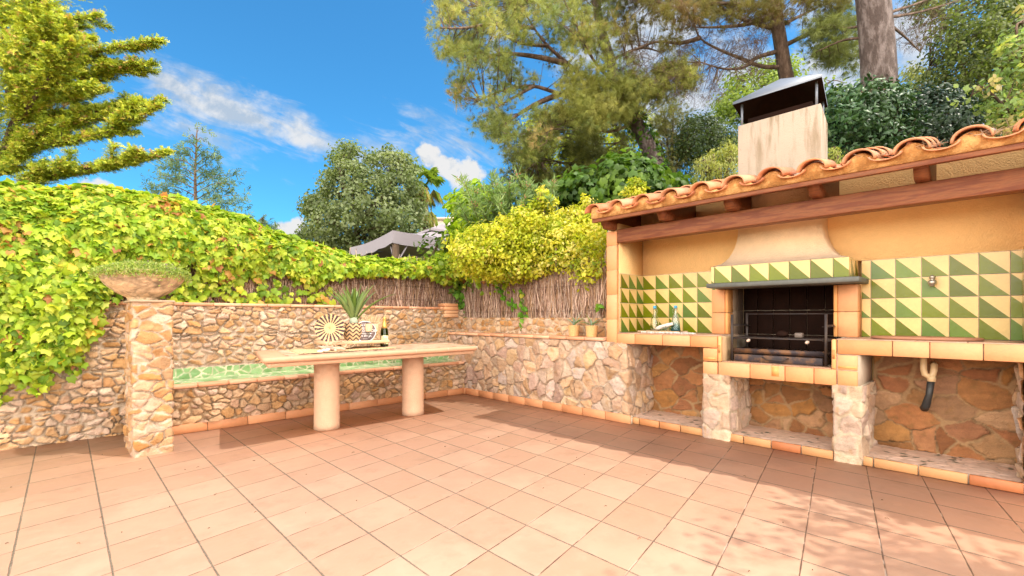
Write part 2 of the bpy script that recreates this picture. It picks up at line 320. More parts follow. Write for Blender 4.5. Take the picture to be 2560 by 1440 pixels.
def stone_field(Wd, Hd, res, size, aniso, seed, pal, mortar, mw=0.010, relief=0.022, jitter=0.9, round_=0.35, rows=None, warp=0.03, plain=False):
    """heights and colours of an irregular stone face of Wd x Hd metres; returns grid u, v, h, rgb"""
    rg = np.random.default_rng(seed)
    nu, nv = max(2, int(Wd / res)) + 1, max(2, int(Hd / res)) + 1
    U, Vv = np.meshgrid(np.linspace(0, Wd, nu), np.linspace(0, Hd, nv), indexing='ij')
    u = U + (vnoise(U / .09, Vv / .09, seed + 1) - .5) * warp * 2; v = Vv + (vnoise(U / .09, Vv / .09, seed + 2) - .5) * warp * 1.6
    sx, sy = size * aniso, size / aniso
    C = []; s_ = []
    j = 0; y = -sy
    while y < Hd + sy:
        x = -sx + rg.random() * sx
        while x < Wd + sx:
            C.append((x + (rg.random() - .5) * sx * jitter, y + (rg.random() - .5) * sy * jitter)); x += sx * (0.55 + 0.9 * rg.random())
        y += sy * (0.75 + 0.5 * rg.random())
    C = np.array(C); pts = np.stack([u.ravel() / aniso, v.ravel() * aniso], 1); CC = C * np.array([1 / aniso, aniso])
    F1i = np.zeros(len(pts), int); ed = np.zeros(len(pts))
    for a in range(0, len(pts), 20000):
        q = pts[a:a + 20000]; D = ((q[:, None, :] - CC[None]) ** 2).sum(2)
        o = np.argpartition(D, 4, axis=1)[:, :5]; Dd = np.take_along_axis(D, o, 1); k = np.argsort(Dd, axis=1); o = np.take_along_axis(o, k, 1); Dd = np.take_along_axis(Dd, k, 1)
        e = np.full(len(q), 9.0)
        for b in range(1, 5):
            L = np.linalg.norm(CC[o[:, b]] - CC[o[:, 0]], axis=1) + 1e-6; e = np.minimum(e, (Dd[:, b] - Dd[:, 0]) / (2 * L))
        F1i[a:a + 20000] = o[:, 0]; ed[a:a + 20000] = e
    idx = F1i.reshape(U.shape); e = ed.reshape(U.shape)
    if rows:
        for r_ in rows: e = np.minimum(e, np.abs(v - r_ - (vnoise(U / .3, U * 0, seed + 9) - .5) * .03) - 0.004)
    cm = np.random.default_rng(seed + 5); m_w = mw * (0.1 + 1.7 * np.clip(vnoise(U / .14, Vv / .14, seed + 3) * 2.2 - .75, 0, .95)) + cm.random(len(C))[idx] ** 2 * mw * 0.8
    k = np.clip((e - m_w) / (size * 0.11 * (0.15 + round_)), 0, 1); k = 1 - (1 - k) ** 2.0
    tilt = (cm.random(len(C)) - .5)[idx] * (u - C[idx, 0]) + (cm.random(len(C)) - .5)[idx] * (v - C[idx, 1])
    hs = (0.55 + 0.6 * cm.random(len(C)))[idx]
    crease = np.abs(((u - C[idx, 0]) * (cm.random(len(C)) - .5)[idx] + (v - C[idx, 1]) * (cm.random(len(C)) - .5)[idx]))
    h = k * relief * hs + k * (tilt * 0.45 - crease * 0.35) + k * (vnoise(U / .035, Vv / .035, seed + 4) - .5) * relief * 0.55 + (vnoise(U / .02, Vv / .02, seed + 8) - .5) * 0.003
    pal = np.array(pal); pi = cm.integers(0, len(pal), len(C)); mixw = cm.random(len(C))[:, None] * 0.6
    pc = pal[pi] * (1 - mixw) + pal[cm.integers(0, len(pal), len(C))] * mixw; pc = pc * (0.85 + 0.3 * cm.random(len(C)))[:, None]
    sc = pc[idx]; streak = vnoise(U / .16 + Vv / .05, Vv / .03, seed + 6)[..., None]
    h = np.maximum(h, -0.003)
    if plain: streak = streak * .25 + .4
    sc = sc * (0.78 + 0.44 * streak); rustm = np.clip((vnoise(U / .05, Vv / .05, seed + 7) - .62) * 5, 0, 1)[..., None] * (0.0 if plain else 1.0)
    sc = sc * (1 - rustm * 0.6) + np.array([0.50, 0.26, 0.08]) * sc.mean(-1, keepdims=True) * 2.2 * rustm * 0.6
    mc = np.array(mortar) * (0.8 + 0.4 * vnoise(U / .03, Vv / .03, seed + 11))[..., None]
    kc = np.clip((e - m_w * 0.9) / 0.005, 0, 1)[..., None]
    gap = np.clip((m_w - e) / 0.004 + 1, 0, 1) * np.clip(1.3 - m_w / mw * 1.3, 0, 1); h = h - gap * 0.012; mc = mc * (1 - .55 * gap[..., None])
    return U, Vv, h, sc * kc + mc * (1 - kc)
def stone_panel(name, O, du, dv, dn, Wd, Hd, parent=None, edge_tuck=0.0, **kw):
    O, du, dv, dn = (np.array(a, float) for a in (O, du, dv, dn)); res = kw.pop('res', 0.009)
    U, V, h, c = stone_field(Wd, Hd, res, **kw)
    P = O + U[..., None] * du + V[..., None] * dv + h[..., None] * dn
    nu, nv = U.shape; I = np.arange(nu * nv).reshape(nu, nv)
    F = np.stack([I[:-1, :-1], I[1:, :-1], I[1:, 1:], I[:-1, 1:]], -1).reshape(-1, 4)
    if np.dot(np.cross(du, dv), dn) < 0: F = F[:, ::-1]
    return mesh_from(name, P.reshape(-1, 3), F, 'stone', parent, c.reshape(-1, 3), True)
def stone_wrap(name, path, z0, Hd, rad=0.018, **kw):
    """one continuous stone skin round the corners of a pier; path runs with the outside on its right hand"""
    path = [np.array(p_, float) for p_ in path]; seg = [np.linalg.norm(b - a) for a, b in zip(path[:-1], path[1:])]; cum = np.concatenate([[0], np.cumsum(seg)]); res = kw.pop('res', 0.008)
    U, V, h, c = stone_field(cum[-1], Hd, res, **kw); u = U[:, 0]; P2, N2 = [], []
    for uu in u:
        i = min(int(np.searchsorted(cum, uu, side='right')) - 1, len(seg) - 1); i = max(i, 0); d = (path[i + 1] - path[i]) / seg[i]; n_ = np.array([d[1], -d[0]]); q = path[i] + d * (uu - cum[i]); nn_ = n_.copy()
        for k_ in (i, i + 1):
            if 0 < k_ < len(path) - 1:
                e = abs(uu - cum[k_])
                if e < rad:
                    o = k_ if k_ == i + 1 else k_ - 1; d2 = (path[o + 1] - path[o]) / seg[o]; m2 = np.array([d2[1], -d2[0]]); w = .5 * (1 - e / rad); nn_ = n_ * (1 - w) + m2 * w; q = q - (n_ + m2) * .35 * rad * (1 - e / rad) ** 2 * .5
        P2.append(q); N2.append(nn_)
    P2, N2 = np.array(P2), np.array(N2); XY = P2[:, None, :] + h[..., None] * N2[:, None, :]; nu, nv = U.shape; I = np.arange(nu * nv).reshape(nu, nv)
    return mesh_from(name, np.dstack([XY, V + z0]).reshape(-1, 3), np.stack([I[:-1, :-1], I[1:, :-1], I[1:, 1:], I[:-1, 1:]], -1).reshape(-1, 4), 'stone', None, c.reshape(-1, 3), True)
def panel_join(name, panels, parent, mat='stone'):
    """several faces of one stone body as one mesh"""
    V, F, C, n = [], [], [], 0
    for o in panels:
        me = o.data; v = np.zeros(len(me.vertices) * 3, np.float32); me.vertices.foreach_get('co', v); V.append(v.reshape(-1, 3))
        c = np.zeros(len(me.vertices) * 4, np.float32); me.color_attributes['Col'].data.foreach_get('color', c); C.append(c.reshape(-1, 4)[:, :3])
        li = np.zeros(len(me.loops), np.int32); me.loops.foreach_get('vertex_index', li); F.append(li.reshape(-1, 4) + n); n += len(me.vertices)
        bpy.data.objects.remove(o)
    return mesh_from(name, np.concatenate(V), np.concatenate(F), mat, parent, np.concatenate(C), True)

# ---- leaves
def unit(a): return a / (np.linalg.norm(a, axis=-1, keepdims=True) + 1e-9)
T_IVY = (np.array([(0, .02, 0), (.26, -.14, -.07), (.50, .10, -.13), (.40, .34, -.05), (.46, .56, -.15), (.24, .66, -.06), (0, 1.0, -.20), (-.24, .66, -.06), (-.46, .56, -.15), (-.40, .34, -.05), (-.50, .10, -.13), (-.26, -.14, -.07), (0, .38, .06)]),
         np.array([(12, i, (i + 1) % 12) for i in range(12)]))
T_OVAL = (np.array([(0, 0, 0), (.24, .3, -.03), (.27, .62, -.05), (0, 1, -.12), (-.27, .62, -.05), (-.24, .3, -.03), (0, .5, .06)]), np.array([(6, i, (i + 1) % 6) for i in range(6)]))
T_SMALL = (np.array([(0, 0, 0), (.28, .5, -.06), (0, 1, 0), (-.28, .5, .06)]), np.array([(0, 1, 2), (0, 2, 3)]))
T_LANCE = (np.array([(0, 0, 0), (.075, .4, .01), (0, 1, -.05), (-.075, .4, .01)]), np.array([(0, 1, 2), (0, 2, 3)]))
def tuft(n, seed, spread=1.0, w=0.022):
    rg = np.random.default_rng(seed); V = []; F = []
    for i in range(n):
        d = np.array([rg.normal() * spread * .6, 1.0, rg.normal() * spread * .6]); d /= np.linalg.norm(d); L = 0.7 + 0.3 * rg.random()
        s = np.cross(d, [rg.normal(), rg.normal(), rg.normal()]); s /= np.linalg.norm(s)
        b = d * 0.12 * rg.random(); k = len(V); V += [b - s * w, b + s * w, b + d * L]; F.append((k, k + 1, k + 2))
    return np.array(V), np.array(F)
def spray(n, seed, w=0.05):
    """flat conifer shoot: short scale-leaved side shoots on an axis"""
    rg = np.random.default_rng(seed); V = []; F = []
    for i in range(n):
        y = i / n; sd = 1 if i % 2 else -1; a = math.radians(38 + rg.random() * 22); L = (0.5 - 0.32 * y) * (0.7 + .5 * rg.random())
        d = np.array([math.sin(a) * sd, math.cos(a), rg.normal() * .35]); d /= np.linalg.norm(d); s = np.array([-d[1], d[0], rg.normal() * .6]); s /= np.linalg.norm(s)
        b = np.array([0, y, 0]); k = len(V); V += [b - s * w * .6, b + s * w * .6, b + d * L * .6 + s * w, b + d * L, b + d * L * .6 - s * w]; F += [(k, k + 1, k + 2), (k, k + 2, k + 4), (k + 4, k + 2, k + 3)]
    return np.array(V), np.array(F)
def leaves(name, P, N, Dn, size, tmpl, col, parent=None, mat='leaf', width=1.0):
    """one leaf of template tmpl at each P: face normal N, long axis Dn, per-leaf size and colour"""
    TV, TF = tmpl; n = len(P); N = unit(np.asarray(N)); y = unit(Dn - (Dn * N).sum(1, keepdims=True) * N); x = np.cross(y, N)
    sz = np.broadcast_to(np.asarray(size, float), (n,))[:, None, None]
    V = P[:, None, :] + sz * (TV[None, :, 0:1] * width * x[:, None] + TV[None, :, 1:2] * y[:, None] + TV[None, :, 2:3] * N[:, None])
    F = (TF[None] + (np.arange(n) * len(TV))[:, None, None]).reshape(-1, TF.shape[1])
    c = np.repeat(np.asarray(col)[:, None, :], len(TV), 1).reshape(-1, 3)
    return mesh_from(name, V.reshape(-1, 3), F, mat, parent, c)
def pick(pal, n, rg, var=0.18, w=None):
    pal = np.array(pal, float); i = rg.choice(len(pal), n, p=w); return pal[i] * (1 + (rg.random((n, 1)) - .5) * 2 * var)
def in_poly(x, y, poly):
    inside = np.zeros(len(x), bool); n = len(poly)
    for i in range(n):
        (x1, y1), (x2, y2) = poly[i], poly[(i + 1) % n]
        c = ((y1 > y) != (y2 > y)) & (x < (x2 - x1) * (y - y1) / (y2 - y1 + 1e-9) + x1); inside ^= c
    return inside
def edge_dist(x, y, poly):
    d = np.full(len(x), 1e9)
    for i in range(len(poly)):
        a = np.array(poly[i], float); b = np.array(poly[(i + 1) % len(poly)], float); ab = b - a
        tt = np.clip(((x - a[0]) * ab[0] + (y - a[1]) * ab[1]) / (ab @ ab + 1e-9), 0, 1)
        d = np.minimum(d, np.hypot(x - a[0] - tt * ab[0], y - a[1] - tt * ab[1]))
    return d
def clump_points(poly, d0, d1, n, seed, thick=90, holes=0.0, hs=70.0):
    """points filling a rounded volume whose outline, seen from the terrace, is the crown's outline"""
    rg = np.random.default_rng(seed); px = np.array(poly, float); out = []
    while sum(len(o) for o in out) < n:
        x = rg.uniform(px[:, 0].min(), px[:, 0].max(), n * 2); y = rg.uniform(px[:, 1].min(), px[:, 1].max(), n * 2)
        k = in_poly(x, y, poly)
        if holes: k &= vnoise(x / hs, y / hs, seed + 3) > holes
        x, y = x[k], y[k]; e = np.clip(edge_dist(x, y, poly) / thick, 0, 1) ** .5
        d = (d0 + d1) / 2 + (rg.random(len(x)) - .5) * (d1 - d0) * (0.15 + 0.85 * e); out.append(np.c_[x, y, d])
    o = np.concatenate(out)[:n]
    return np.array([PD(a, b, c) for a, b, c in o])
def px_line(pts, sub=4):
    """smooth 3D line through (px, py, distance) points"""
    P = np.array([PD(*p) for p in pts]); n = len(P)
    if n < 3: return P
    tt = np.linspace(0, n - 1, (n - 1) * sub + 1); out = []
    for q in tt:
        i = min(int(q), n - 2); f = q - i; p0 = P[max(i - 1, 0)]; p1 = P[i]; p2 = P[i + 1]; p3 = P[min(i + 2, n - 1)]
        out.append(0.5 * (2 * p1 + (p2 - p0) * f + (2 * p0 - 5 * p1 + 4 * p2 - p3) * f * f + (3 * p1 - p0 - 3 * p2 + p3) * f ** 3))
    return np.array(out)
# ================================================================== the setting
mb = MB(); mb.box(-7, 4.85, -7, 5.85, -0.12, 0.0); fl = mb.build('terrace_floor', 'floor'); fl['kind'] = 'structure'; fl['label'] = 'sunlit terrace floor of square peach clay tiles'
def ground_z(x, y):
    a = np.clip((y - 5.95) / 0.25, 0, 1) * 0.95; b = np.clip((x - 4.95) / 0.3, 0, 1) * 0.95
    return -0.14 + np.maximum(a, b) * 1.0 + np.clip(x - 6.5, 0, 14) * 0.16 * np.clip((x - 5) / 2, 0, 1) + (vnoise(x / 3, y / 3, 5) - .5) * 0.15 * np.clip(np.maximum(x - 6, y - 7), 0, 1)
ax = np.concatenate([-np.geomspace(900, 8, 26), np.linspace(-7.4, 12, 140), np.geomspace(12.6, 900, 32)])
GX, GY = np.meshgrid(ax, ax, indexing='ij'); GZ = ground_z(GX, GY); nn = len(ax); I = np.arange(nn * nn).reshape(nn, nn)
g_ = mesh_from('ground', np.stack([GX, GY, GZ], -1).reshape(-1, 3), np.stack([I[:-1, :-1], I[1:, :-1], I[1:, 1:], I[:-1, 1:]], -1).reshape(-1, 4), 'garden', None, None, True); g_['kind'] = 'structure'

# ================================================================== stone walls
PAL_A = [(0.470, 0.269, 0.122), (0.520, 0.332, 0.191), (0.556, 0.385, 0.252), (0.420, 0.208, 0.069), (0.504, 0.322, 0.228), (0.564, 0.408, 0.305), (0.463, 0.255, 0.108)]
PAL_P = [(0.446, 0.234, 0.083), (0.476, 0.273, 0.128), (0.387, 0.175, 0.051), (0.492, 0.326, 0.203), (0.462, 0.260, 0.139)]
PAL_B = [(0.501, 0.313, 0.189), (0.519, 0.373, 0.272), (0.447, 0.288, 0.221), (0.553, 0.364, 0.198), (0.475, 0.364, 0.303), (0.537, 0.339, 0.213), (0.429, 0.255, 0.138)]
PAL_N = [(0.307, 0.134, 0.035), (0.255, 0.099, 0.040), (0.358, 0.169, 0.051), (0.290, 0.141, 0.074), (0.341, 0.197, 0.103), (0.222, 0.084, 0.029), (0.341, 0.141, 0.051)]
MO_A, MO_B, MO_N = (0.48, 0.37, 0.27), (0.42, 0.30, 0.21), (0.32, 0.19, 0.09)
TC = [(0.60, 0.29, 0.16), (0.64, 0.33, 0.19), (0.56, 0.26, 0.14), (0.66, 0.36, 0.22)]
def tcol(): return np.array(TC[rng.integers(0, 4)]) * (0.92 + .16 * rng.random())
def clip_tiles(mb, axis, a0, a1, fixed, z0, z1, w, gap=0.005, ch=0.004, cols=tcol):
    """a run of tiles along axis ('x' or 'y') filling fixed=(c0,c1) across"""
    a = a0
    while a < a1 - 0.02:
        b = min(a + w * (0.97 + .06 * rng.random()), a1); j = (rng.random() - .5) * 0.003
        if axis == 'x': mb.box(a + gap / 2, b - gap / 2, fixed[0] + j, fixed[1] + j, z0 + j * .5, z1 + j * .5, cols(), ch)
        else: mb.box(fixed[0] + j, fixed[1] + j, a + gap / 2, b - gap / 2, z0 + j * .5, z1 + j * .5, cols(), ch)
        a = b
YA = 5.75
w1 = thing('stone_wall', 'rubble stone wall behind the long bench, capped with clay tiles', 'stone wall', (2, YA, 0))
panels = [stone_panel('s', (-3.2, YA, -0.02), (1, 0, 0), (0, 0, 1), (0, -1, 0), 7.79, 1.235, res=0.009, size=0.083, aniso=1.25, seed=11, pal=PAL_A, mortar=MO_A, mw=0.0065, relief=0.034, round_=.12, rows=[0.30, 0.62, 0.93])]
panel_join('masonry', panels, w1)
mb = MB(); mb.box(-3.2, 4.28, YA + 0.004, YA + 0.24, -0.1, 1.212, (0.5, 0.4, 0.3)); mb.build('core', 'mortar', w1)
mb = MB(); clip_tiles(mb, 'x', -3.2, 4.20, (YA - 0.035, YA + 0.22), 1.218, 1.25, 0.262); mb.build('coping', 'tile', w1)
# bench
bt = thing('stone_bench', 'built-in stone bench with a green broken-tile seat along the rubble wall', 'bench', (2.4, 5.5, 0))
YB = 5.36
panel_join('masonry', [stone_panel('s', (0.52, YB, 0.085), (1, 0, 0), (0, 0, 1), (0, -1, 0), 3.76, 0.34, res=0.008, size=0.08, aniso=1.15, seed=23, pal=PAL_A, mortar=(0.42, 0.28, 0.16), mw=0.005, relief=0.042, round_=.12)], bt)
mb = MB(); mb.box(0.52, 4.28, YB + 0.006, YA - 0.004, 0, 0.425, (0.5, .4, .3)); mb.build('core', 'mortar', bt)
mb = MB(); clip_tiles(mb, 'x', 0.50, 4.27, (YB - 0.045, YB + 0.05), 0.428, 0.466, 0.262, ch=0.006); mb.build('edge_tiles', 'tile', bt)
def mosaic(name, O, du, dv, dn, Wd, Hd, parent, size, pal, mortar, seed, aniso=1.3, jitter=1.0, mat='mosaic'):
    O, du, dv, dn = (np.array(a, float) for a in (O, du, dv, dn))
    U, V, h, c = stone_field(Wd, Hd, 0.009, size, aniso, seed, pal, mortar, mw=0.0035, relief=0.003, warp=0.0, jitter=jitter, plain=True)
    k = np.clip(h / 0.0016, 0, 1)[..., None]
    P = O + U[..., None] * du + V[..., None] * dv + (k * 0.003) * dn
    nu, nv = U.shape; I = np.arange(nu * nv).reshape(nu, nv); F = np.stack([I[:-1, :-1], I[1:, :-1], I[1:, 1:], I[:-1, 1:]], -1).reshape(-1, 4)
    if np.dot(np.cross(du, dv), dn) < 0: F = F[:, ::-1]
    return mesh_from(name, P.reshape(-1, 3), F, mat, parent, c.reshape(-1, 3), True)
PG = [(0.15, 0.27, 0.10), (0.19, 0.33, 0.13), (0.12, 0.23, 0.08), (0.25, 0.38, 0.18)]
mosaic('seat_mosaic', (0.52, YB + 0.05, 0.452), (1, 0, 0), (0, 0.995, 0.10), (0, 0, 1), 3.76, 0.36, bt, 0.075, PG + [(0.42, 0.46, 0.30)], (0.58, 0.52, 0.38), 31)
mosaic('back_mosaic', (0.52, YA - 0.045, 0.47), (1, 0, 0), (0, 0, 1), (0, -1, 0), 3.76, 0.115, bt, 0.08, PG, (0.60, 0.54, 0.38), 37, aniso=1.0)
mb = MB(); mb.box(0.52, 4.28, YA - 0.044, YA - 0.003, 0.43, 0.586, (0.62, 0.50, 0.36)); mb.build('back_ledge', 'mortar', bt)
# skirting
SK = [(0.56, 0.24, 0.105), (0.60, 0.27, 0.125), (0.54, 0.225, 0.095)]
def skc(): return np.array(SK[rng.integers(0, 3)]) * (0.94 + .12 * rng.random())
mb = MB(); clip_tiles(mb, 'x', 0.74, 4.272, (YB - 0.028, YB - 0.008), 0.001, 0.088, 0.36, cols=skc); mb.box(0.74, 4.272, YB - 0.012, YB + 0.0, 0, 0.082, (0.5, .38, .26)); mb.build('skirting', 'tile', bt)

# wall B with ledge
XB = 4.30
wb = thing('flagstone_wall', 'low flagstone wall with a clay-tiled ledge running up to the barbecue', 'stone wall', (XB, 4.2, 0))
pB = [stone_wrap('s', [(XB, 5.76), (XB, 2.672), (4.82, 2.672)], 0.05, 0.785, res=0.008, size=0.135, aniso=0.9, seed=41, pal=PAL_B, mortar=MO_B, mw=0.0075, relief=0.028, round_=0.05, jitter=1.35)]
panel_join('masonry', pB, wb)
pU = [stone_panel('s', (4.56, 2.93, 0.868), (0, 1, 0), (0, 0, 1), (-1, 0, 0), 2.86, 0.225, res=0.0085, size=0.085, aniso=1.1, seed=47, pal=PAL_A, mortar=(0.5, 0.37, 0.25), mw=0.006, relief=0.03)]
panel_join('upper_masonry', pU, wb)
mb = MB(); mb.box(XB + 0.006, 4.82, 2.678, 5.76, -0.1, 0.838, (.5, .4, .3)); mb.box(4.565, 4.83, 2.93, 5.98, 0.83, 1.085, (.5, .4, .3)); mb.build('core', 'mortar', wb)
mb = MB(); clip_tiles(mb, 'y', 2.935, 5.72, (XB - 0.035, 4.57), 0.842, 0.877, 0.262, ch=0.006); mb.build('ledge_tiles', 'tile', wb)
mb = MB(); clip_tiles(mb, 'y', 2.60, 5.335, (XB - 0.05, XB - 0.028), 0.001, 0.09, 0.30, cols=skc); mb.box(XB - 0.03, XB + 0.02, 2.60, 5.345, 0, 0.082, (0.5, .38, .26)); mb.build('skirting', 'tile', wb)
# end of wall A: stack of clay bricks
mb = MB()
for k in range(4): mb.box(4.20 + .012 * (k % 2), 4.46, YA - 0.05 + .006 * (k % 2), YA + 0.16, 1.10 + k * 0.053, 1.147 + k * 0.053 + .002, tcol() * np.array([1.05, 1.1, 1.0]), 0.006)
tag(mb.build('brick_pier', 'tile'), 'short stack of terracotta bricks where the two walls meet', 'brick stack')

# pillar with bowl
pt = thing('stone_pillar', 'square pillar of rough golden stone at the end of the bench', 'pillar', (0.59, 4.9, 0))
kw = dict(size=0.095, aniso=1.35, pal=PAL_P + PAL_A[3:], mortar=MO_A, mw=0.0055, relief=0.012, rad=0.008, res=0.0075, warp=0.035, round_=0.3)
px0, px1, py0, py1 = 0.474, 0.724, 4.704, 5.15
panel_join('masonry', [stone_wrap('s', [(px0, py1), (px0, py0), (px1, py0), (px1, py1)][::1], 0, 1.222, seed=53, **kw)], pt)
mb = MB(); mb.box(px0 + .006, px1 - .006, py0 + .006, py1, -.05, 1.222, MO_A); mb.build('core', 'mortar', pt)
mb = MB(); mb.box(px0 - .020, px1 + .020, py0 - .020, py1 + .02, 1.218, 1.238, (0.42, 0.31, 0.21), 0.008); mb.build('cap', 'palerender', pt)
bc = (0.556, 4.90)
bw = thing('planter_bowl', 'shallow stone planter bowl on top of the stone pillar', 'planter', (bc[0], bc[1], 1.238))
n = 96; prof = [(0.10, 0.0), (0.105, 0.02), (0.13, 0.035), (0.18, 0.065), (0.23, 0.11), (0.268, 0.155), (0.290, 0.20), (0.296, 0.225), (0.286, 0.236), (0.265, 0.236), (0.255, 0.21)]
pr = []
for i in range(len(prof) - 1):
    for q in range(6): pr.append((prof[i][0] + (prof[i + 1][0] - prof[i][0]) * q / 6, prof[i][1] + (prof[i + 1][1] - prof[i][1]) * q / 6))
pr.append(prof[-1]); pr = np.array(pr); a = np.arange(n) / n * 2 * math.pi; A2, R2 = np.meshgrid(a, np.arange(len(pr)))
q1 = vnoise(A2 * 2.2, R2 * .09, 71); q2 = vnoise(A2 * 9, R2 * .5, 73); veins = np.clip(1 - np.abs(q1 - .5) * 14, 0, 1)
rr = pr[R2, 0] + (q2 - .5) * 0.02 * (R2 > 10) - veins * .004; zz = pr[R2, 1] + (q2 - .5) * .008 * (R2 > 10)
V = np.stack([bc[0] + rr * np.cos(A2), bc[1] + rr * np.sin(A2), 1.238 + zz], -1).reshape(-1, 3)
c = np.array([0.60, 0.39, 0.20]) * (1 - q1[..., None]) + np.array([0.72, 0.55, 0.38]) * q1[..., None]; c = c * (0.7 + .6 * q2[..., None]); c = c * (1 - veins[..., None] * .45)
blot = np.clip((vnoise(A2 * 3, R2 * .12, 77) - .6) * 6, 0, 1)[..., None]; c = c * (1 - blot * .5)
F = np.array([(i * n + j, i * n + (j + 1) % n, (i + 1) * n + (j + 1) % n, (i + 1) * n + j) for i in range(len(pr) - 1) for j in range(n)])
mesh_from('bowl', V, F, 'stone', bw, c.reshape(-1, 3), True)
mb = MB(); mb.lathe([(0.001, 0.212), (0.14, 0.215), (0.262, 0.208)], (bc[0], bc[1], 1.238), 32); mb.build('soil', 'soil', bw)
pl = thing('creeping_succulent', 'mat of fine pale green creeping plant filling the stone bowl', 'plant', (bc[0], bc[1], 1.45))
rg = np.random.default_rng(81); n = 15000; r = np.sqrt(rg.random(n)) * 0.325; a = rg.random(n) * 2 * math.pi
mound = 0.085 * (1 - (r / .33) ** 2) * (0.5 + 1.0 * vnoise(np.cos(a) * r * 12 + 9, np.sin(a) * r * 12 + 9, 83)); hang = np.where(r > .27, -(r - .27) * rg.random(n) * 1.3, 0) 
P = np.c_[bc[0] + r * np.cos(a), bc[1] + r * np.sin(a), 1.462 + mound * rg.random(n) ** .4 + hang]
hb = rg.random(n) < .05; hb &= (np.cos(a) > .2); P[hb, 2] -= rg.random(hb.sum()) * .07; P[hb, :2] = np.c_[bc[0] + .305 * np.cos(a[hb]), bc[1] + .305 * np.sin(a[hb])]
N = rg.normal(size=(n, 3)); D = np.c_[rg.normal(size=n) * .5 + np.cos(a) * .5, rg.normal(size=n) * .5 + np.sin(a) * .5, np.ones(n) * .9]
leaves('foliage', P, N, D, 0.013 + .012 * rg.random(n), T_SMALL, pick([(0.30, 0.38, 0.08), (0.38, 0.46, 0.12), (0.20, 0.29, 0.06), (0.46, 0.48, 0.18)], n, rg), pl)
k = rg.choice(n, 46); fp = P[k] + [0, 0, .012]; leaves('blossoms', np.repeat(fp, 4, 0), rg.normal(size=(184, 3)), rg.normal(size=(184, 3)) + [0, 0, .7], 0.011, T_OVAL, pick([(0.55, 0.30, 0.52)], 184, rg), pl)

# ================================================================== barbecue shelter
bb = thing('barbecue_shelter', 'roofed outdoor barbecue kitchen with orange walls, clay roof tiles and green triangle tiles', 'barbecue shelter', (4.6, 1.4, 0))
YE = [(0.632, 0.273, 0.110), (0.660, 0.300, 0.129), (0.614, 0.250, 0.096), (0.670, 0.320, 0.147)]
def ycol(): return np.array(YE[rng.integers(0, 4)]) * (0.96 + .08 * rng.random())
OC = (0.60, 0.26, 0.08)
XW = 4.83
mb = MB()
# back and end walls of rendered masonry
mb.box(XW, XW + 0.10, 1.955, 2.93, 0.0, 1.5735); mb.box(XW, XW + .1, -1.4, 0.762, 0.0, 1.5735); mb.box(XW + .34, XW + .44, 0.762, 1.955, 0.0, 1.95)
mb.box(XW, XW + .10, -1.4, 2.93, 1.574, 2.34); mb.box(XW + .1005, XW + .33, 0.762, 1.955, 1.42, 1.9)
mb.box(4.34, XW - .002, 2.79, 2.926, 0.82, 2.10); mb.box(4.34, XW - .002, -0.30, -0.156, 0.0, 2.10)
mb.build('wall', 'plaster', bb)
# green and cream glazed tiles
def glaze_tiles(mb, O, du, dn, nu, nv, s, cut0=0.0, cut1=None, seed=0):
    O, du, dn = np.array(O, float), np.array(du, float), np.array(dn, float); rg = np.random.default_rng(seed); up = np.array([0, 0, 1.0]); flip = np.dot(np.cross(du, up), dn) < 0
    gp = 0.0022
    for i in range(nu):
        for j in range(nv):
            a0 = i * s - cut0; a1 = a0 + s; A0, A1 = max(a0, 0) + gp, (min(a1, cut1) if cut1 else a1) - gp
            if A1 - A0 < 0.004: continue
            b0, b1 = j * s + gp, (j + 1) * s - gp; off = dn * (0.004 + rg.random() * 0.0012)
            cr = np.array([0.68, 0.475, 0.19]) * (0.93 + .12 * rg.random()); gr = np.array([0.125, 0.148, 0.002]) * (0.75 + .5 * rg.random()) + (np.array([-.02, 0.02, .02]) if rg.random() < .25 else 0)
            def pt(a, b): return O + du * a + up * b + off
            # diagonal falls from the upper left corner to the lower right one
            def dia(a): return b1 - (a - (a0 + gp)) / (s - 2 * gp) * (b1 - b0)
            gpoly = [pt(A0, b0), pt(A1, b0)] + ([pt(A1, dia(A1))] if dia(A1) > b0 + 1e-4 else []) + [pt(A0, dia(A0))]
            cpoly = [pt(A0, dia(A0)), pt(A1, dia(A1)), pt(A1, b1)] + ([pt(A0, b1)] if dia(A0) < b1 - 1e-4 else [])
            for poly, c in ((gpoly, gr), (cpoly, cr)):
                f = list(range(len(poly))); mb.add(poly, [f[::-1] if flip else f], c)
            q = [pt(A0, b0), pt(A1, b0), pt(A1, b1), pt(A0, b1)]; q2 = [x - dn * .005 for x in q]
            mb.add(q + q2, [(0, 4, 5, 1), (1, 5, 6, 2), (2, 6, 7, 3), (3, 7, 4, 0)], cr * .8)
s = 0.1575; zt0 = 0.937
def grout(mb, x0, x1, y0, y1, z0, z1): mb.box(x0, x1, y0, y1, z0, z1, (0.42, 0.25, 0.13))
mb = MB(); glaze_tiles(mb, (XW - 0.006, 2.783, zt0), (0, -1, 0), (-1, 0, 0), 6, 4, s, seed=1, cut1=2.783 - 1.955)
mb.build('glazed_tiles', 'glaze', bb); mb = MB()
glaze_tiles(mb, (4.345, 2.784, zt0), (1, 0, 0), (0, -1, 0), 4, 4, s, cut0=s - .02, cut1=0.479, seed=2)
mb.build('glazed_tiles', 'glaze', bb); mb = MB()
glaze_tiles(mb, (XW - 0.006, 0.762, zt0), (0, -1, 0), (-1, 0, 0), 7, 4, s, cut0=s * 0.60, cut1=0.915, seed=3)
mb.build('glazed_tiles', 'glaze', bb); mb = MB()
glaze_tiles(mb, (XW - .01, -0.150, zt0), (-1, 0, 0), (0, 1, 0), 4, 4, s, seed=4, cut1=.47)
mb.build('glazed_tiles', 'glaze', bb)
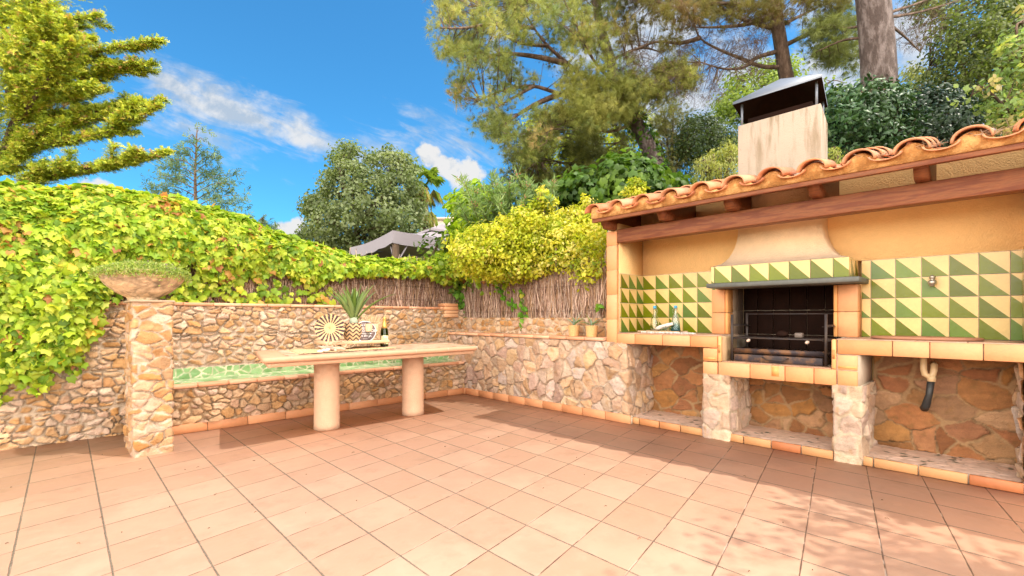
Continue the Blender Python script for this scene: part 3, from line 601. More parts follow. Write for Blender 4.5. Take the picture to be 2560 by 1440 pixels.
mb = MB(); grout(mb, XW - .007, XW - .0005, 1.955, 2.783, .93, zt0 + 4 * s + .002); mb.build('grout', 'mortar', bb)
mb = MB(); grout(mb, 4.345, XW - .008, 2.7855, 2.7895, .93, zt0 + 4 * s + .002); mb.build('grout', 'mortar', bb)
mb = MB(); grout(mb, XW - .007, XW - .0005, -0.15, .762, .93, zt0 + 4 * s + .002); mb.build('grout', 'mortar', bb)
mb = MB(); grout(mb, 4.36, XW - .008, -0.1555, -0.151, .93, zt0 + 4 * s + .002); mb.build('grout', 'mortar', bb)
# tiled posts
for nm, y0, y1, z0 in (('post', 2.792, 2.92, 0.815), ('post', -0.30, -0.16, 0.0)):
    mb = MB(); mb.box(4.305, 4.345, y0 + .004, y1 - .004, z0 + .002, 2.018, (0.6, .42, .25)); z = z0
    while z < 2.01:
        h = min(0.262, 2.018 - z)
        mb.box(XB, 4.34, y0, y1 - .0, z + .002, z + h - .002, ycol(), .003)
        if rng.random() < .5: zz = z + h * (.2 + .5 * rng.random()); mb.box(XB - .0015, XB, y0 + .006, y1 - .006, zz, zz + .022, np.array(OC) * 1.1)
        z += h
    mb.build('post', 'tile', bb)
# counter and fire basin, faced with yellow tiles
mb = MB()
mb.box(4.32, XW + .0, 1.735, 2.788, 0.83, 0.928, (0.5, .4, .3)); mb.box(4.32, XW, -0.15, 0.83, 0.83, 0.93, (0.5, .4, .3))
mb.box(4.32, 5.16, 0.75, 1.86, 0.585, 0.70, (.5, .4, .3)); mb.box(4.32, 4.99, 0.73, 0.835, 0.585, 0.925, (.5, .4, .3)); mb.box(4.32, 4.99, 1.73, 1.86, 0.585, 0.925, (.5, .4, .3))
mb.build('core', 'mortar', bb)
def face_tiles(mb, ys, z0, z1, x0=XB, x1=4.33):
    for a, b in zip(ys[:-1], ys[1:]): mb.box(x0, x1, a + .0025, b - .0025, z0 + .002, z1 - .002, ycol(), .003)
mb = MB()
face_tiles(mb, [1.735, 1.99, 2.27, 2.575, 2.79], 0.822, 0.928); face_tiles(mb, [-0.16, 0.04, 0.30, 0.50, 0.83], 0.818, 0.93)
face_tiles(mb, [1.735, 1.869], 0.698, 0.818); face_tiles(mb, [1.735, 1.869], 0.572, 0.694); face_tiles(mb, [0.701, 0.83], 0.70, 0.814); face_tiles(mb, [0.701, 0.83], 0.577, 0.696)
face_tiles(mb, [0.835, 0.985, 1.19, 1.46, 1.73], 0.574, 0.700)
mb.box(XB - .0015, XB, 1.745, 1.86, 0.712, 0.735, np.array(OC) * 1.15); mb.box(XB - .0015, XB, 0.708, 0.824, 0.712, 0.728, np.array(OC) * 1.15); mb.box(XB - .0015, XB, 1.235, 1.29, 0.61, 0.69, np.array(OC) * 1.25)
# upright edge tiles and inner cheeks of the basin
for ya, yb in ((1.703, 1.733), (0.838, 0.868)):
    mb.box(XB - .001, 4.335, ya, yb, 0.702, 0.93, (0.70, 0.36, 0.14), .006)
    mb.box(XB - .0022, XB - .0012, ya + .006, yb - .006, 0.78, 0.85, np.array(OC) * .8)
mb.box(4.336, 4.69, 1.708, 1.73, 0.702, 0.925, (0.60, 0.40, 0.22), .002); mb.box(4.336, 4.69, 0.841, 0.863, 0.702, 0.925, (0.60, 0.40, 0.22), .002)
mb.build('counter_face', 'tile', bb)
mb = MB()
def topt(y0, y1, x0=4.302, x1=XW):
    y = y0
    while y < y1 - .01:
        b = min(y + .262, y1); x = x0
        while x < x1 - .01: xb = min(x + .262, x1); mb.box(x + .002, xb - .002, y + .002, b - .002, .928, .9345, np.array([0.50, 0.31, 0.21]) * (.92 + .16 * rng.random()), .001); x = xb
        y = b
topt(1.735, 2.785); mb.build('counter_top', 'tile', bb); mb = MB(); topt(-.148, 0.838); mb.build('counter_top', 'tile', bb); mb = MB(); y = .87
while y < 1.70: b = min(y + .21, 1.70); mb.box(4.305, 4.46, y + .002, b - .002, .699, .7055, np.array([0.42, 0.24, 0.15]), .001); y = b
mb.build('basin_sill', 'tile', bb)
# jambs
for (ya, yb, ea, eb) in ((1.826, 1.954, 1.796, 1.826), (0.765, 0.905, 0.905, 0.936)):
    mb = MB()
    for z0, z1 in ((.935, 1.145), (1.145, 1.372)):
        mb.box(4.70, 4.83, ya + .002, yb - .002, z0 + .002, z1 - .002, ycol(), .003); mb.box(4.701, 4.83, ea + .001, eb - .001, z0 + .002, z1 - .002, (0.68, 0.31, 0.10), .005)
    mb.build('jamb', 'tile', bb)
# firebox
mb = MB()
for i, y in enumerate(np.arange(0.94, 1.80, 0.145)):
    b = min(y + .145, 1.80)
    for z0, z1 in ((.705, .93), (.93, 1.168), (1.168, 1.40)): mb.box(5.118, 5.14, y + .003, b - .003, z0 + .003, z1 - .003, (1, 1, 1), .002)
mb.build('fireback', 'soot', bb)
mb = MB(); mb.box(5.142, 5.16, .85, 1.95, .70, 1.5, (0.45, 0.25, 0.12)); mb.build('fireback_grout', 'mortar', bb)
mb = MB()
for ya, yb in ((1.80, 1.825), (0.905, 0.936)):
    for x0, x1 in ((4.835, 4.97), (4.97, 5.115)):
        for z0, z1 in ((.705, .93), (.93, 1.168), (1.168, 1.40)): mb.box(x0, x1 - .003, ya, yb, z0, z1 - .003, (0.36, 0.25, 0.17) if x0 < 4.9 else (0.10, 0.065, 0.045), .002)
mb.box(4.83, 5.14, .936, 1.80, .702, .707, (.04, .03, .025))
mb.box(4.84, 5.14, .9, 1.83, 1.401, 1.42, (.01, .008, .006))
mb.build('firebox_lining', 'tile', bb)
# hood
hx, hy0, hy1 = 4.48, 0.786, 1.868
mb = MB(); glaze_tiles(mb, (hx + .004, hy1, 1.418), (0, -1, 0), (-1, 0, 0), 8, 1, s, cut0=s - .03, cut1=hy1 - hy0, seed=6); glaze_tiles(mb, (hx + .004, hy0 + .004, 1.418), (1, 0, 0), (0, -1, 0), 3, 1, s, cut0=s - .06, cut1=.345, seed=7); glaze_tiles(mb, (hx + .004, hy1 - .004, 1.418), (1, 0, 0), (0, 1, 0), 3, 1, s, cut1=.345, seed=8)
mb.build('hood_tiles', 'glaze', bb)
mb = MB(); mb.box(hx + .008, XW - .001, hy0 + .008, hy1 - .008, 1.416, 1.574, (.42, .25, .13)); mb.build('hood_band', 'mortar', bb)
mb = MB(); mb.box(4.42, XW - .002, 0.713, 1.889, 1.374, 1.414, (1, 1, 1), .004); mb.build('hood_slab', 'slab', bb)
# flared plaster funnel
cx0, cx1, cy0, cy1 = 4.60, 4.83, 1.003, 1.667
zs = np.linspace(1.574, 2.30, 30); V = []; F = []
for z_ in zs:
    q = min((z_ - 1.574) / 0.33, 1.0); fl_ = 1 - math.sqrt(max(0, 1 - (1 - q) ** 2.0)); fl_ = fl_ if q < 1 else 0
    V += [(cx1 - .001, cy0 - (cy0 - hy0) * fl_, z_), (cx0 - (cx0 - hx) * fl_, cy0 - (cy0 - hy0) * fl_, z_), (cx0 - (cx0 - hx) * fl_, cy1 + (hy1 - cy1) * fl_, z_), (cx1 - .001, cy1 + (hy1 - cy1) * fl_, z_)]
for i in range(len(zs) - 1): F += [(i * 4 + j, i * 4 + 4 + j, i * 4 + 5 + j, i * 4 + 1 + j) for j in range(3)]
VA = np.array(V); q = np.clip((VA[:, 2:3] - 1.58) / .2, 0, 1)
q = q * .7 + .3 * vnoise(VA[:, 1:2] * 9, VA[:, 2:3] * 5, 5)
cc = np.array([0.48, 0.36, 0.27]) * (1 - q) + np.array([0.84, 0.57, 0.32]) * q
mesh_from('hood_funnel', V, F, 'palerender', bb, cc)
# chimney above the roof
ch = thing('chimney', 'square pale rendered chimney with rain streaks rising through the tiled roof', 'chimney', (4.7, 1.33, 2.3)) if False else bb
mb = MB(); mb.add([(cx0, cy0, 2.2), (5.12, cy0 + .06, 2.2), (5.12, cy1 + .06, 2.2), (cx0, cy1, 2.2), (cx0, cy0, 2.888), (5.12, cy0 + .06, 2.888), (5.12, cy1 + .06, 2.888), (cx0, cy1, 2.888)], [(0, 3, 2, 1), (4, 5, 6, 7), (0, 1, 5, 4), (1, 2, 6, 5), (2, 3, 7, 6), (3, 0, 4, 7)], (0.60, 0.47, 0.36)); o = mb.build('chimney', 'palerender', bb, bevel=.006); chim = o
m, t, p, o_ = newmat('streaked_render'); P = pos(t)
Pn = t.node('ShaderNodeVectorMath', operation='MULTIPLY'); t.put(Pn.inputs[0], P); Pn.inputs[1].default_value = (11, 11, 1.6); st_ = t.noise(1.0, Pn.outputs[0], 5, 0.65)
zz = t.node('ShaderNodeSeparateXYZ'); t.put(zz.inputs[0], P); top = t.rng(zz.outputs[2], 2.3, 2.9, 0.25, 1.0)
n1 = t.noise(5, P, 5, .6); n2 = t.noise(60, P, 3, .6)
c_ = t.mix(n1, (0.37, 0.30, 0.24), (0.46, 0.38, 0.30)); c_ = t.mix(t.m('MULTIPLY', t.rng(st_, 0.44, 0.66, smooth=True), top), c_, (0.19, 0.135, 0.07)); c_ = t.mix(t.m('MULTIPLY', t.rng(n2, .62, .7), .35), c_, (0.2, .14, .09))
t.put(p.inputs['Base Color'], c_); p.inputs['Roughness'].default_value = 0.95; bump(t, p, t.noise(95, P, 4, .65), .006)
o.data.materials[0] = m
EC = [(4.54, .982), (5.23, 1.085), (5.23, 1.80), (4.54, 1.692)]; ap = (4.885, 1.39, 3.33); z1_ = 3.098
cw = MB(); cw.add([(*e_, z1_) for e_ in EC] + [ap] + [(*e_, z1_ - .022) for e_ in EC], [(0, 1, 4), (1, 2, 4), (2, 3, 4), (3, 0, 4), (0, 5, 6, 1), (1, 6, 7, 2), (2, 7, 8, 3), (3, 8, 5, 0)]); cw.build('cowl_roof', 'zinc', chim)
cw = MB(); cw.add([(*e_, z1_ - .021) for e_ in EC] + [(ap[0], ap[1], ap[2] - .012)], [(0, 4, 1), (1, 4, 2), (2, 4, 3), (3, 4, 0)]); cw.build('cowl_underside', 'soot', chim)
for a_, b_ in ((cx0 + .02, cy0 + .035), (cx0 + .02, cy1 - .03), (5.09, cy0 + .09), (5.09, cy1 + .02)):
    q = MB(); q.box(a_ - .008, a_ + .008, b_ - .008, b_ + .008, 2.88, 3.085); q.build('cowl_post', 'zinc', chim)
q = MB(); q.add([(4.66, 1.08, 2.8895), (5.06, 1.12, 2.8895), (5.06, 1.66, 2.8895), (4.66, 1.60, 2.8895), (4.66, 1.08, 2.95), (5.06, 1.12, 2.95), (5.06, 1.66, 2.95), (4.66, 1.60, 2.95)], [(4, 5, 6, 7), (0, 1, 5, 4), (1, 2, 6, 5), (2, 3, 7, 6), (3, 0, 4, 7)]); q.build('flue_opening', 'soot', chim)


# roof
SL = 0.272; XE = 4.05
q = MB(); q.box(4.30, 4.42, -0.15, 2.785, 1.889, 2.03); q.build('beam', 'wood', bb, bevel=.006)
for yc in (2.85, 2.21, 1.585, 0.955, 0.336, -0.26, -0.9):
    w = 0.038; prof = [(XE + .085, 2.155), (XE + .085, 2.115), (XE + .098, 2.095), (XE + .102, 2.075), (XE + .125, 2.062), (XE + .135, 2.036), (XE + .165, 2.031), (4.83, 2.031), (4.83, 2.155 + .16), (XE + .085 + .02, 2.155 + .0)]
    V = [(x, yc - w, z) for x, z in prof] + [(x, yc + w, z) for x, z in prof]; k = len(prof)
    q = MB(); q.add(V, [tuple(range(k)), tuple(range(k, 2 * k))[::-1]] + [(i, (i + 1) % k + 0, (i + 1) % k + k, i + k)[::-1] for i in range(k)]); q.build('rafter', 'wood', bb)
q = MB()
def slopebox(mb, x0, x1, y0, y1, z0, th, col=(1, 1, 1)):
    V = [(x0, y0, z0), (x1, y0, z0 + (x1 - x0) * SL), (x1, y1, z0 + (x1 - x0) * SL), (x0, y1, z0), (x0, y0, z0 + th), (x1, y0, z0 + th + (x1 - x0) * SL), (x1, y1, z0 + th + (x1 - x0) * SL), (x0, y1, z0 + th)]
    mb.add(V, [(0, 3, 2, 1), (4, 5, 6, 7), (0, 1, 5, 4), (1, 2, 6, 5), (2, 3, 7, 6), (3, 0, 4, 7)], col)
for i in range(9): slopebox(q, XE + .055 + i * .105, XE + .155 + i * .105, -1.5, 2.935, 2.128 + i * .105 * SL - .012, .018)
q.build('soffit_boards', 'wood', bb)
q = MB(); q.box(XE + .012, XE + .05, -1.5, 2.938, 2.087, 2.124); q.build('fascia_board', 'wood', bb, bevel=.004)
# mortar fill with a wavy top under the eave tiles; channels between barrels
PIT = 0.281; YC0 = 2.899
def crest(y): return math.cos((y - YC0) / PIT * 2 * math.pi)
ys = np.arange(-1.5, 2.952, .012); V = []; F = []
for y in ys: zt = 2.204 + .040 * crest(y); V += [(XE, y, 2.124), (XE, y, zt), (XE + .1, y, 2.124), (XE + .1, y, zt + .03)]
for i in range(len(ys) - 1): b = i * 4; F += [(b, b + 1, b + 5, b + 4), (b + 1, b + 3, b + 7, b + 5), (b, b + 4, b + 6, b + 2)]
F += [(0, 2, 3, 1), tuple(len(V) - 4 + k for k in (0, 1, 3, 2))]
mesh_from('eave_mortar', V, F, stuffmat('ochre_mortar', (0.44, 0.20, 0.055), 0.95, 0.45, 12, 110, 0.008, col2=(0.60, 0.33, 0.12)), bb, None)
RC = [(0.50, 0.175, 0.07), (0.54, 0.21, 0.09), (0.44, 0.145, 0.058), (0.55, 0.25, 0.125)]
def roof_tile(mb, yc, x0, up, r0, r1, L=0.40, th=.012):
    """one half-barrel clay tile; up: cover tile, else channel"""
    n = 12; a = np.linspace(0, math.pi, n + 1); sgn = 1 if up else -1; V = []; c0 = np.array(RC[rng.integers(0, 4)]) * (.88 + .24 * rng.random()); jit = (rng.random(3) - .5) * [.010, .008, .003]
    for xx, r in ((x0, r0), (x0 + L, r1)):
        zb = (2.182 if up else 2.196) + (xx - XE) * SL + (0.012 if xx == x0 else 0)
        for rad in (r, r - th):
            V.append(np.c_[np.full(n + 1, xx + jit[0]), yc + jit[1] + rad * np.cos(a), zb + jit[2] + sgn * (rad * (.88 if up else .44)) * np.sin(a) ** (.9 if up else 1)])
    V = np.concatenate(V); k = n + 1; F = []
    for i in range(n):
        F += [(i, i + 1, 2 * k + i + 1, 2 * k + i), (k + i, 3 * k + i, 3 * k + i + 1, k + i + 1), (i, k + i, k + i + 1, i + 1), (2 * k + i, 2 * k + i + 1, 3 * k + i + 1, 3 * k + i)]
    F += [(0, 2 * k, 3 * k, k), (n, k + n, 3 * k + n, 2 * k + n)]
    if not up: F = [f[::-1] for f in F]
    mb.add(V, F, c0)
q = MB()
for i in range(16):
    yc = YC0 - i * PIT
    for r_ in range(3):
        x0 = XE - .045 + r_ * .33
        if not (cy0 - .10 < yc < cy1 + .10 and x0 > 4.28): roof_tile(q, yc, x0, True, .098, .082)
        elif x0 < 4.3: pass
        y2 = yc - PIT / 2
        if y2 > -1.5 and not (cy0 - .05 < y2 < cy1 + .05 and x0 > 4.28): roof_tile(q, y2, x0, False, .092, .10)
q.build('roof_tiles', 'tile', bb)
q = MB(); slopebox(q, XE + .06, 5.02, -1.5, 2.955, 2.16, .012, (.5, .4, .3)); q.build('roof_deck', 'mortar', bb)
# piers, niche floors, niche stonework
def pier(y0, y1, x0, x1, z1, seed):
    k2 = dict(size=0.17, aniso=1.0, pal=[(0.54, 0.39, 0.29), (0.48, 0.34, 0.27), (0.56, 0.41, 0.28), (0.44, 0.28, 0.18)], mortar=(0.52, 0.40, 0.28), mw=.006, relief=.014, round_=.2, res=.008, jitter=.5)
    pn = [stone_wrap('s', [(x1, y1), (x0, y1), (x0, y0), (x1, y0)], 0, z1, seed=seed, **{**k2, 'size': .15})]
    panel_join('pier', pn, bb); q = MB(); q.box(x0 + .004, x1, y0 + .004, y1 - .004, 0, z1, (.46, .33, .23)); q.build('pier_core', 'mortar', bb)
pier(1.632, 1.868, 4.30, 4.82, .585, 91); pier(0.675, 0.855, 4.30, 4.82, .585, 95)
q = MB(); q.box(4.312, 4.82, 0.69, 0.84, 0.58, 0.82, (.6, .5, .4)); q.build('pier_core', 'mortar', bb); q = MB(); q.box(4.32, 4.82, 1.75, 1.862, .58, .82, (.6, .5, .4)); q.build('pier_core', 'mortar', bb)
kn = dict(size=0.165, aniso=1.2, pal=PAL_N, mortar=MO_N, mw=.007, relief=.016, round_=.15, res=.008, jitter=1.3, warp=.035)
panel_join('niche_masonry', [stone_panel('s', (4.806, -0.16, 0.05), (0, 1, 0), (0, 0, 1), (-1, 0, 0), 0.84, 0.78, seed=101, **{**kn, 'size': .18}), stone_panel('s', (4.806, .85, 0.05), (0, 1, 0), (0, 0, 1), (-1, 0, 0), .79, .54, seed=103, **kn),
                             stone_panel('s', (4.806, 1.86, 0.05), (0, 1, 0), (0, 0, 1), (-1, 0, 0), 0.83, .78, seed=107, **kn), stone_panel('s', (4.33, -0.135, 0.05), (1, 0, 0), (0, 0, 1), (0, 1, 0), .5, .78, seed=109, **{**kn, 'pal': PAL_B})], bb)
for ya, yb in ((-0.14, .675), (.855, 1.632), (1.868, 2.67)):
    mosaic('niche_floor', (4.33, ya, .066), (0, 1, 0), (1, 0, 0), (0, 0, 1), yb - ya, .50, bb, .06, [(0.56, 0.37, 0.28), (0.58, 0.40, 0.31), (0.62, 0.45, 0.36), (0.55, 0.38, 0.29), (0.57, 0.39, 0.30), (0.60, .43, .35), (0.56, .38, .3), (0.56, .39, .31)], (0.50, 0.35, 0.27), int(ya * 100) + 200, aniso=1.4)
    q = MB(); rg = np.random.default_rng(int(ya * 100) + 70)
    for k_ in range(int((yb - ya) * 16)): cx_, cy_ = 4.36 + .42 * rg.random(), ya + .04 + (yb - ya - .08) * rg.random(); a_ = rg.random() * 3; w_, l_ = .008 + .008 * rg.random(), .014 + .016 * rg.random(); e_ = np.array([math.cos(a_), math.sin(a_)]); f_ = np.array([-e_[1], e_[0]]); c_ = np.array([cx_, cy_]); q.add([(*(c_ - e_ * l_ - f_ * w_), .0705), (*(c_ + e_ * l_ - f_ * w_ * .6), .0705), (*(c_ + e_ * l_ * .8 + f_ * w_), .0705), (*(c_ - e_ * l_ * .7 + f_ * w_ * .8), .0705)], [(0, 1, 2, 3)], (0.09, 0.11, 0.075))
    q.build('dark_chips', 'mosaic', bb)
    q = MB(); q.box(4.325, 4.82, ya, yb, 0, .064, (.5, .4, .3)); q.build('plinth', 'mortar', bb)
    q = MB(); y = ya
    while y < yb - .02:
        b = min(y + (.22 if ya > 0 else .25), yb); q.box(4.305, 4.33, y + .004, b - .004, .002, .068, np.array([(0.50, 0.245, 0.10), (0.50, 0.21, 0.08), (0.42, 0.14, 0.05)][rng.choice(3, p=[.5, .3, .2])]), .004); y = b
    q.build('kerb_tiles', 'tile', bb)
# grill in the firebox
gr = thing('barbecue_grill', 'blackened iron grill frame with two racks and a rusty ash drawer in the fireplace', 'grill', (4.6, 1.29, .708))
for yy in (1.655, 0.930):
    for xx in (4.425, 4.80):
        q = MB(); q.box(xx - .009, xx + .009, yy - .009, yy + .009, .708, 1.125 if xx < 4.5 else 1.14); q.build('upright', 'iron', gr)
    for zz_ in (1.02, .905, .80):
        q = MB(); q.box(4.43, 4.80, yy - .012 if yy < 1 else yy - .028, yy + .028 if yy < 1 else yy + .012, zz_, zz_ + .004); q.box(4.43, 4.80, yy - .003, yy + .003, zz_, zz_ + .018); q.build('bracket', 'iron', gr)
q = MB(); q.box(4.795, 4.805, .93, 1.655, 1.125, 1.135); q.build('back_rail', 'iron', gr)
q = MB()
for y in np.arange(.955, 1.64, .0175): q.tube([(4.44, y, .918), (4.79, y, .918)], .003, 5)
q.tube([(4.44, .95, .914), (4.44, 1.64, .914)], .0055, 6); q.tube([(4.79, .95, .914), (4.79, 1.64, .914)], .005, 6); rack = q.build('upper_rack', 'iron', gr)
for y in (1.05, 1.50):
    q = MB(); q.tube([(4.44, y, .908), (4.40, y, .902)], .006, 8); q.build('rack_arm', 'iron', rack)
    q = MB(); q.lathe([(0.002, 0), (.011, .004), (.014, .02), (.013, .04), (.006, .052), (.001, .054)], (0, 0, 0), 12, (0.55, 0.42, 0.34)); V = q.V[0]; q.V[0] = np.c_[4.405 - V[:, 2], y + V[:, 0], .900 + V[:, 1] - V[:, 2] * .15]; q.build('handle_knob', 'paint', rack, smooth=True)
q = MB()
for y in np.arange(.98, 1.62, .048): q.add([(4.44, y, .812), (4.44, y + .02, .796), (4.79, y + .02, .796), (4.79, y, .812), (4.44, y + .004, .815), (4.44, y + .024, .799), (4.79, y + .024, .799), (4.79, y + .004, .815)], [(0, 1, 2, 3), (7, 6, 5, 4), (0, 4, 5, 1), (1, 5, 6, 2), (2, 6, 7, 3), (3, 7, 4, 0)])
q.box(4.435, 4.445, .945, 1.645, .782, .822); q.build('lower_rack', 'rust', gr)
q = MB(); q.box(4.43, 4.79, .955, 1.64, .708, .768); drw = q.build('ash_drawer', 'rust', gr, bevel=.003)
q = MB(); q.tube([(4.43, 1.40, .752), (4.41, 1.39, .75), (4.395, 1.36, .735), (4.395, 1.24, .735), (4.41, 1.21, .75), (4.43, 1.20, .752)], .006, 8); q.build('drawer_handle', 'iron', drw, smooth=True)
def lump(name, c, r, sc, mat, label, cat, col=(1, 1, 1), group=None, seed=0):
    q = MB(); n, k = 20, 12; V = []
    th = np.linspace(0, math.pi, k); ph = np.arange(n) / n * 2 * math.pi; TH, PH = np.meshgrid(th, ph, indexing='ij')
    rr = r * (.75 + .5 * vnoise(PH * 1.1, TH * 1.6, seed)); V = np.stack([c[0] + sc[0] * rr * np.sin(TH) * np.cos(PH), c[1] + sc[1] * rr * np.sin(TH) * np.sin(PH), c[2] + sc[2] * rr * np.cos(TH)], -1).reshape(-1, 3)
    F = [(i * n + j, (i + 1) * n + j, (i + 1) * n + (j + 1) % n, i * n + (j + 1) % n) for i in range(k - 1) for j in range(n)]
    q.add(V, F, col); return tag(q.build(name, mat), label, cat, group)
lump('charred_log', (4.62, 1.30, .950), .034, (1, 1.5, .85), 'soot', 'charred lump of wood lying on the upper grill rack', 'charred wood', seed=3)
q = MB(); q.box(4.60, 4.66, 1.14, 1.20, .922, .965, (0.16, 0.12, 0.10), .006); tag(q.build('brick_piece', 'tile'), 'sooty half brick on the upper grill rack beside the charred wood', 'brick')
# tap, sink lid, drain
tp = thing('wall_tap', 'small weathered metal tap stub on the green tiles', 'tap', tuple(PX(2332, 700, XW - .01)))
c0 = PX(2332, 696, XW - .01)
q = MB(); q.tube([c0 + [0, 0, 0.005], c0 + [-.05, 0, 0.005]], .013, 12); q.tube([c0 + [-.035, 0, .005], c0 + [-.052, 0, .005]], .018, 12); q.build('spout', 'steel', tp, smooth=True)
q = MB(); q.lathe([(0.008, -.065), (.016, -.062), (.016, -.05), (.024, -.046), (.027, -.033), (.024, -.02), (.013, -.014), (.013, -.004), (.019, 0), (.019, .012), (.012, .018), (.001, .019)], c0 + [-.05, 0, 0], 16); q.build('valve', 'steel', tp, smooth=True)
q = MB(); lc = (4.60, .352); n = 48; a = np.arange(n) / n * 2 * math.pi
for k_, (sc_, z_) in enumerate(((.97, .935), (1, .940), (1, .949), (.97, .954))): pass
V = np.concatenate([np.c_[lc[0] + .17 * sc_ * np.cos(a), lc[1] + .315 * sc_ * np.sign(np.sin(a)) * np.abs(np.sin(a)) ** .8, np.full(n, z_)] for sc_, z_ in ((.97, .9355), (1, .940), (1, .951), (.97, .956))])
q.add(V, [(i * n + j, i * n + (j + 1) % n, (i + 1) * n + (j + 1) % n, (i + 1) * n + j) for i in range(3) for j in range(n)] + [tuple(range(n))[::-1], tuple(range(3 * n, 4 * n))], (0.36, 0.16, 0.09))
tag(q.build('sink_lid', 'tile', smooth=False), 'flat oval reddish lid lying over the sink in the counter', 'sink lid')
dp = thing('drain_pipe', 'cream plastic sink trap joined to a short black pipe under the counter', 'drain pipe', (4.72, .33, .5))
yd = .36; xd = 4.66
q = MB(); q.tube([(xd, yd, .83), (xd, yd, .71), (xd, yd - .008, .675), (xd, yd - .03, .66), (xd, yd - .052, .675), (xd, yd - .058, .71), (xd + .02, yd - .058, .745), (xd + .07, yd - .05, .75)], .021, 14); q.tube([(xd, yd, .80), (xd, yd, .815)], .027, 14)
q.tube([(xd, yd - .045, .668), (xd, yd - .045, .625)], .026, 14); q.build('trap', 'plastic', dp, smooth=True)
q = MB(); q.tube([(xd, yd - .042, .628), (xd + .01, yd - .030, .52), (xd + .02, yd - .012, .44), (xd + .06, yd, .41)], [.023, .021, .026, .026], 14); q.build('pipe', 'black', dp, smooth=True)
# litter caught on the roof
rf = lambda x, y: 2.18 + (x - XE) * SL
q = MB(); rg = np.random.default_rng(5)
for cxx, cyy, nn_ in ((4.1, .56, 26), (4.08, .29, 46), (4.07, .01, 60), (4.12, 2.74, 8)):
    for i in range(nn_):
        p0 = np.array([cxx + rg.normal() * .025, cyy + rg.normal() * .035, rf(cxx, 0) + .01 + rg.random() * .02]); d = rg.normal(size=3) * [.6, 1, .35]; d[2] = abs(d[2]); q.tube([p0, p0 + unit(d) * (.03 + .05 * rg.random())], .0015, 3, np.array([0.45, 0.32, 0.22]) * (.6 + .8 * rg.random()), False)
tag(q.build('pine_needle_litter', 'stick'), 'dry pine needles and twigs caught between the roof tiles', 'plant litter', kind='stuff')
q = MB(); pc = np.array([4.10, .33, rf(4.1, 0) + .03]); d = unit(np.array([-.45, .8, .32])); q.tube([pc, pc + d * .085], .016, 14, (0.30, 0.13, 0.08)); q.tube([pc + d * .02, pc + d * .0851], .012, 14, (0.01, .01, .01)); tag(q.build('pipe_stub', 'paint', smooth=False), 'short brown pipe end poking up between two roof tiles', 'pipe')
q = MB(); q.add([(4.08, .055, 2.235), (4.10, -.01, 2.225), (4.17, -.01, 2.262), (4.15, .06, 2.285), (4.08, .055, 2.241), (4.10, -.01, 2.231), (4.17, -.01, 2.268), (4.15, .06, 2.291)], [(3, 2, 1, 0), (4, 5, 6, 7), (0, 1, 5, 4), (1, 2, 6, 5), (2, 3, 7, 6), (3, 0, 4, 7)], (0.40, .31, .25)); tag(q.build('tile_shard', 'tile'), 'grey broken tile piece lying in a roof channel', 'tile fragment')
# ================================================================== table and what stands on it
ZT = 0.767
tb = thing('garden_table', 'long table with a peach tiled top on two round plastered columns', 'table', (2.45, 4.63, 0))
near0, near1, far1, far0 = (1.235, 4.135), (3.52, 4.125), (3.75, 5.10), (1.46, 5.12)
def rounded(poly, r, k=6, inset=0.0):
    out = []; n = len(poly); P = [np.array(p, float) for p in poly]
    for i in range(n):
        a, b, c = P[i - 1], P[i], P[(i + 1) % n]; u1 = (a - b) / np.linalg.norm(a - b); u2 = (c - b) / np.linalg.norm(c - b); b2 = b + (u1 + u2) * inset; rr = max(r - inset * .3, .005)
        for q in range(k + 1): t_ = q / k; out.append((1 - t_) ** 2 * (b2 + u1 * rr) + 2 * t_ * (1 - t_) * b2 + t_ ** 2 * (b2 + u2 * rr))
    return np.array(out)
def slab(mb, poly, r, layers, col):
    V = []; n = 0
    for ins, z in layers: R = rounded(poly, r, 6, ins); n = len(R); V.append(np.c_[R, np.full(n, z)])
    k = len(layers); mb.add(np.concatenate(V), [(i * n + j, i * n + (j + 1) % n, (i + 1) * n + (j + 1) % n, (i + 1) * n + j) for i in range(k - 1) for j in range(n)] + [tuple(range(n))[::-1], tuple(range((k - 1) * n, k * n))], col)
poly = [near0, near1, far1, far0]
q = MB(); slab(q, poly, .07, [(.012, ZT - .046), (.003, ZT - .042), (0, ZT - .033), (-.003, ZT - .022), (0, ZT - .011), (.004, ZT - .004), (.012, ZT)], (0.52, 0.275, 0.165)); ttop = q.build('table_top', 'tile', tb, smooth=False)
q = MB(); slab(q, poly, .04, [(.045, ZT - .085), (.04, ZT - .047)], (0.62, 0.38, 0.24)); q.build('top_underside', 'palerender', tb)
q = MB()   # joint lines across the edge tiles
for f_ in np.arange(.10, 1, .178):
    for (A_, B_, nrm) in ((near0, near1, (0, 1)), (far0, far1, (0, -1))):
        p_ = np.array(A_) * (1 - f_) + np.array(B_) * f_; q.box(p_[0] - .002, p_[0] + .002, p_[1] - .0045, p_[1] + .11 * nrm[1], ZT - .034, ZT + .0006, (0.46, .32, .22))
q.build('edge_joints', 'mortar', ttop)
mosaic('top_mosaic', (1.46, 4.27, ZT + .0005), (1, 0.0, 0), (.225, .974, 0), (0, 0, 1), 2.08, .72, ttop, .10, [(0.50, 0.29, 0.18), (0.55, 0.36, 0.24), (0.46, 0.26, 0.16), (0.57, .41, .29)], (0.56, 0.44, 0.33), 301)
for lx, ly in ((1.975, 4.635), (2.96, 4.62)):
    q = MB(); q.lathe([(0.124, 0), (.121, .05), (.119, .4), (.119, ZT - .08)], (lx, ly, 0), 48, (0.62, 0.395, 0.26)); q.build('leg', 'palerender', tb, smooth=True)

def onT(px, Y, z=ZT):
    v = px2dir(px, HOR); return np.array([v[0] * Y / v[1], Y, z])
VV = np.array([-FW[0], -FW[1], 0])   # towards the terrace
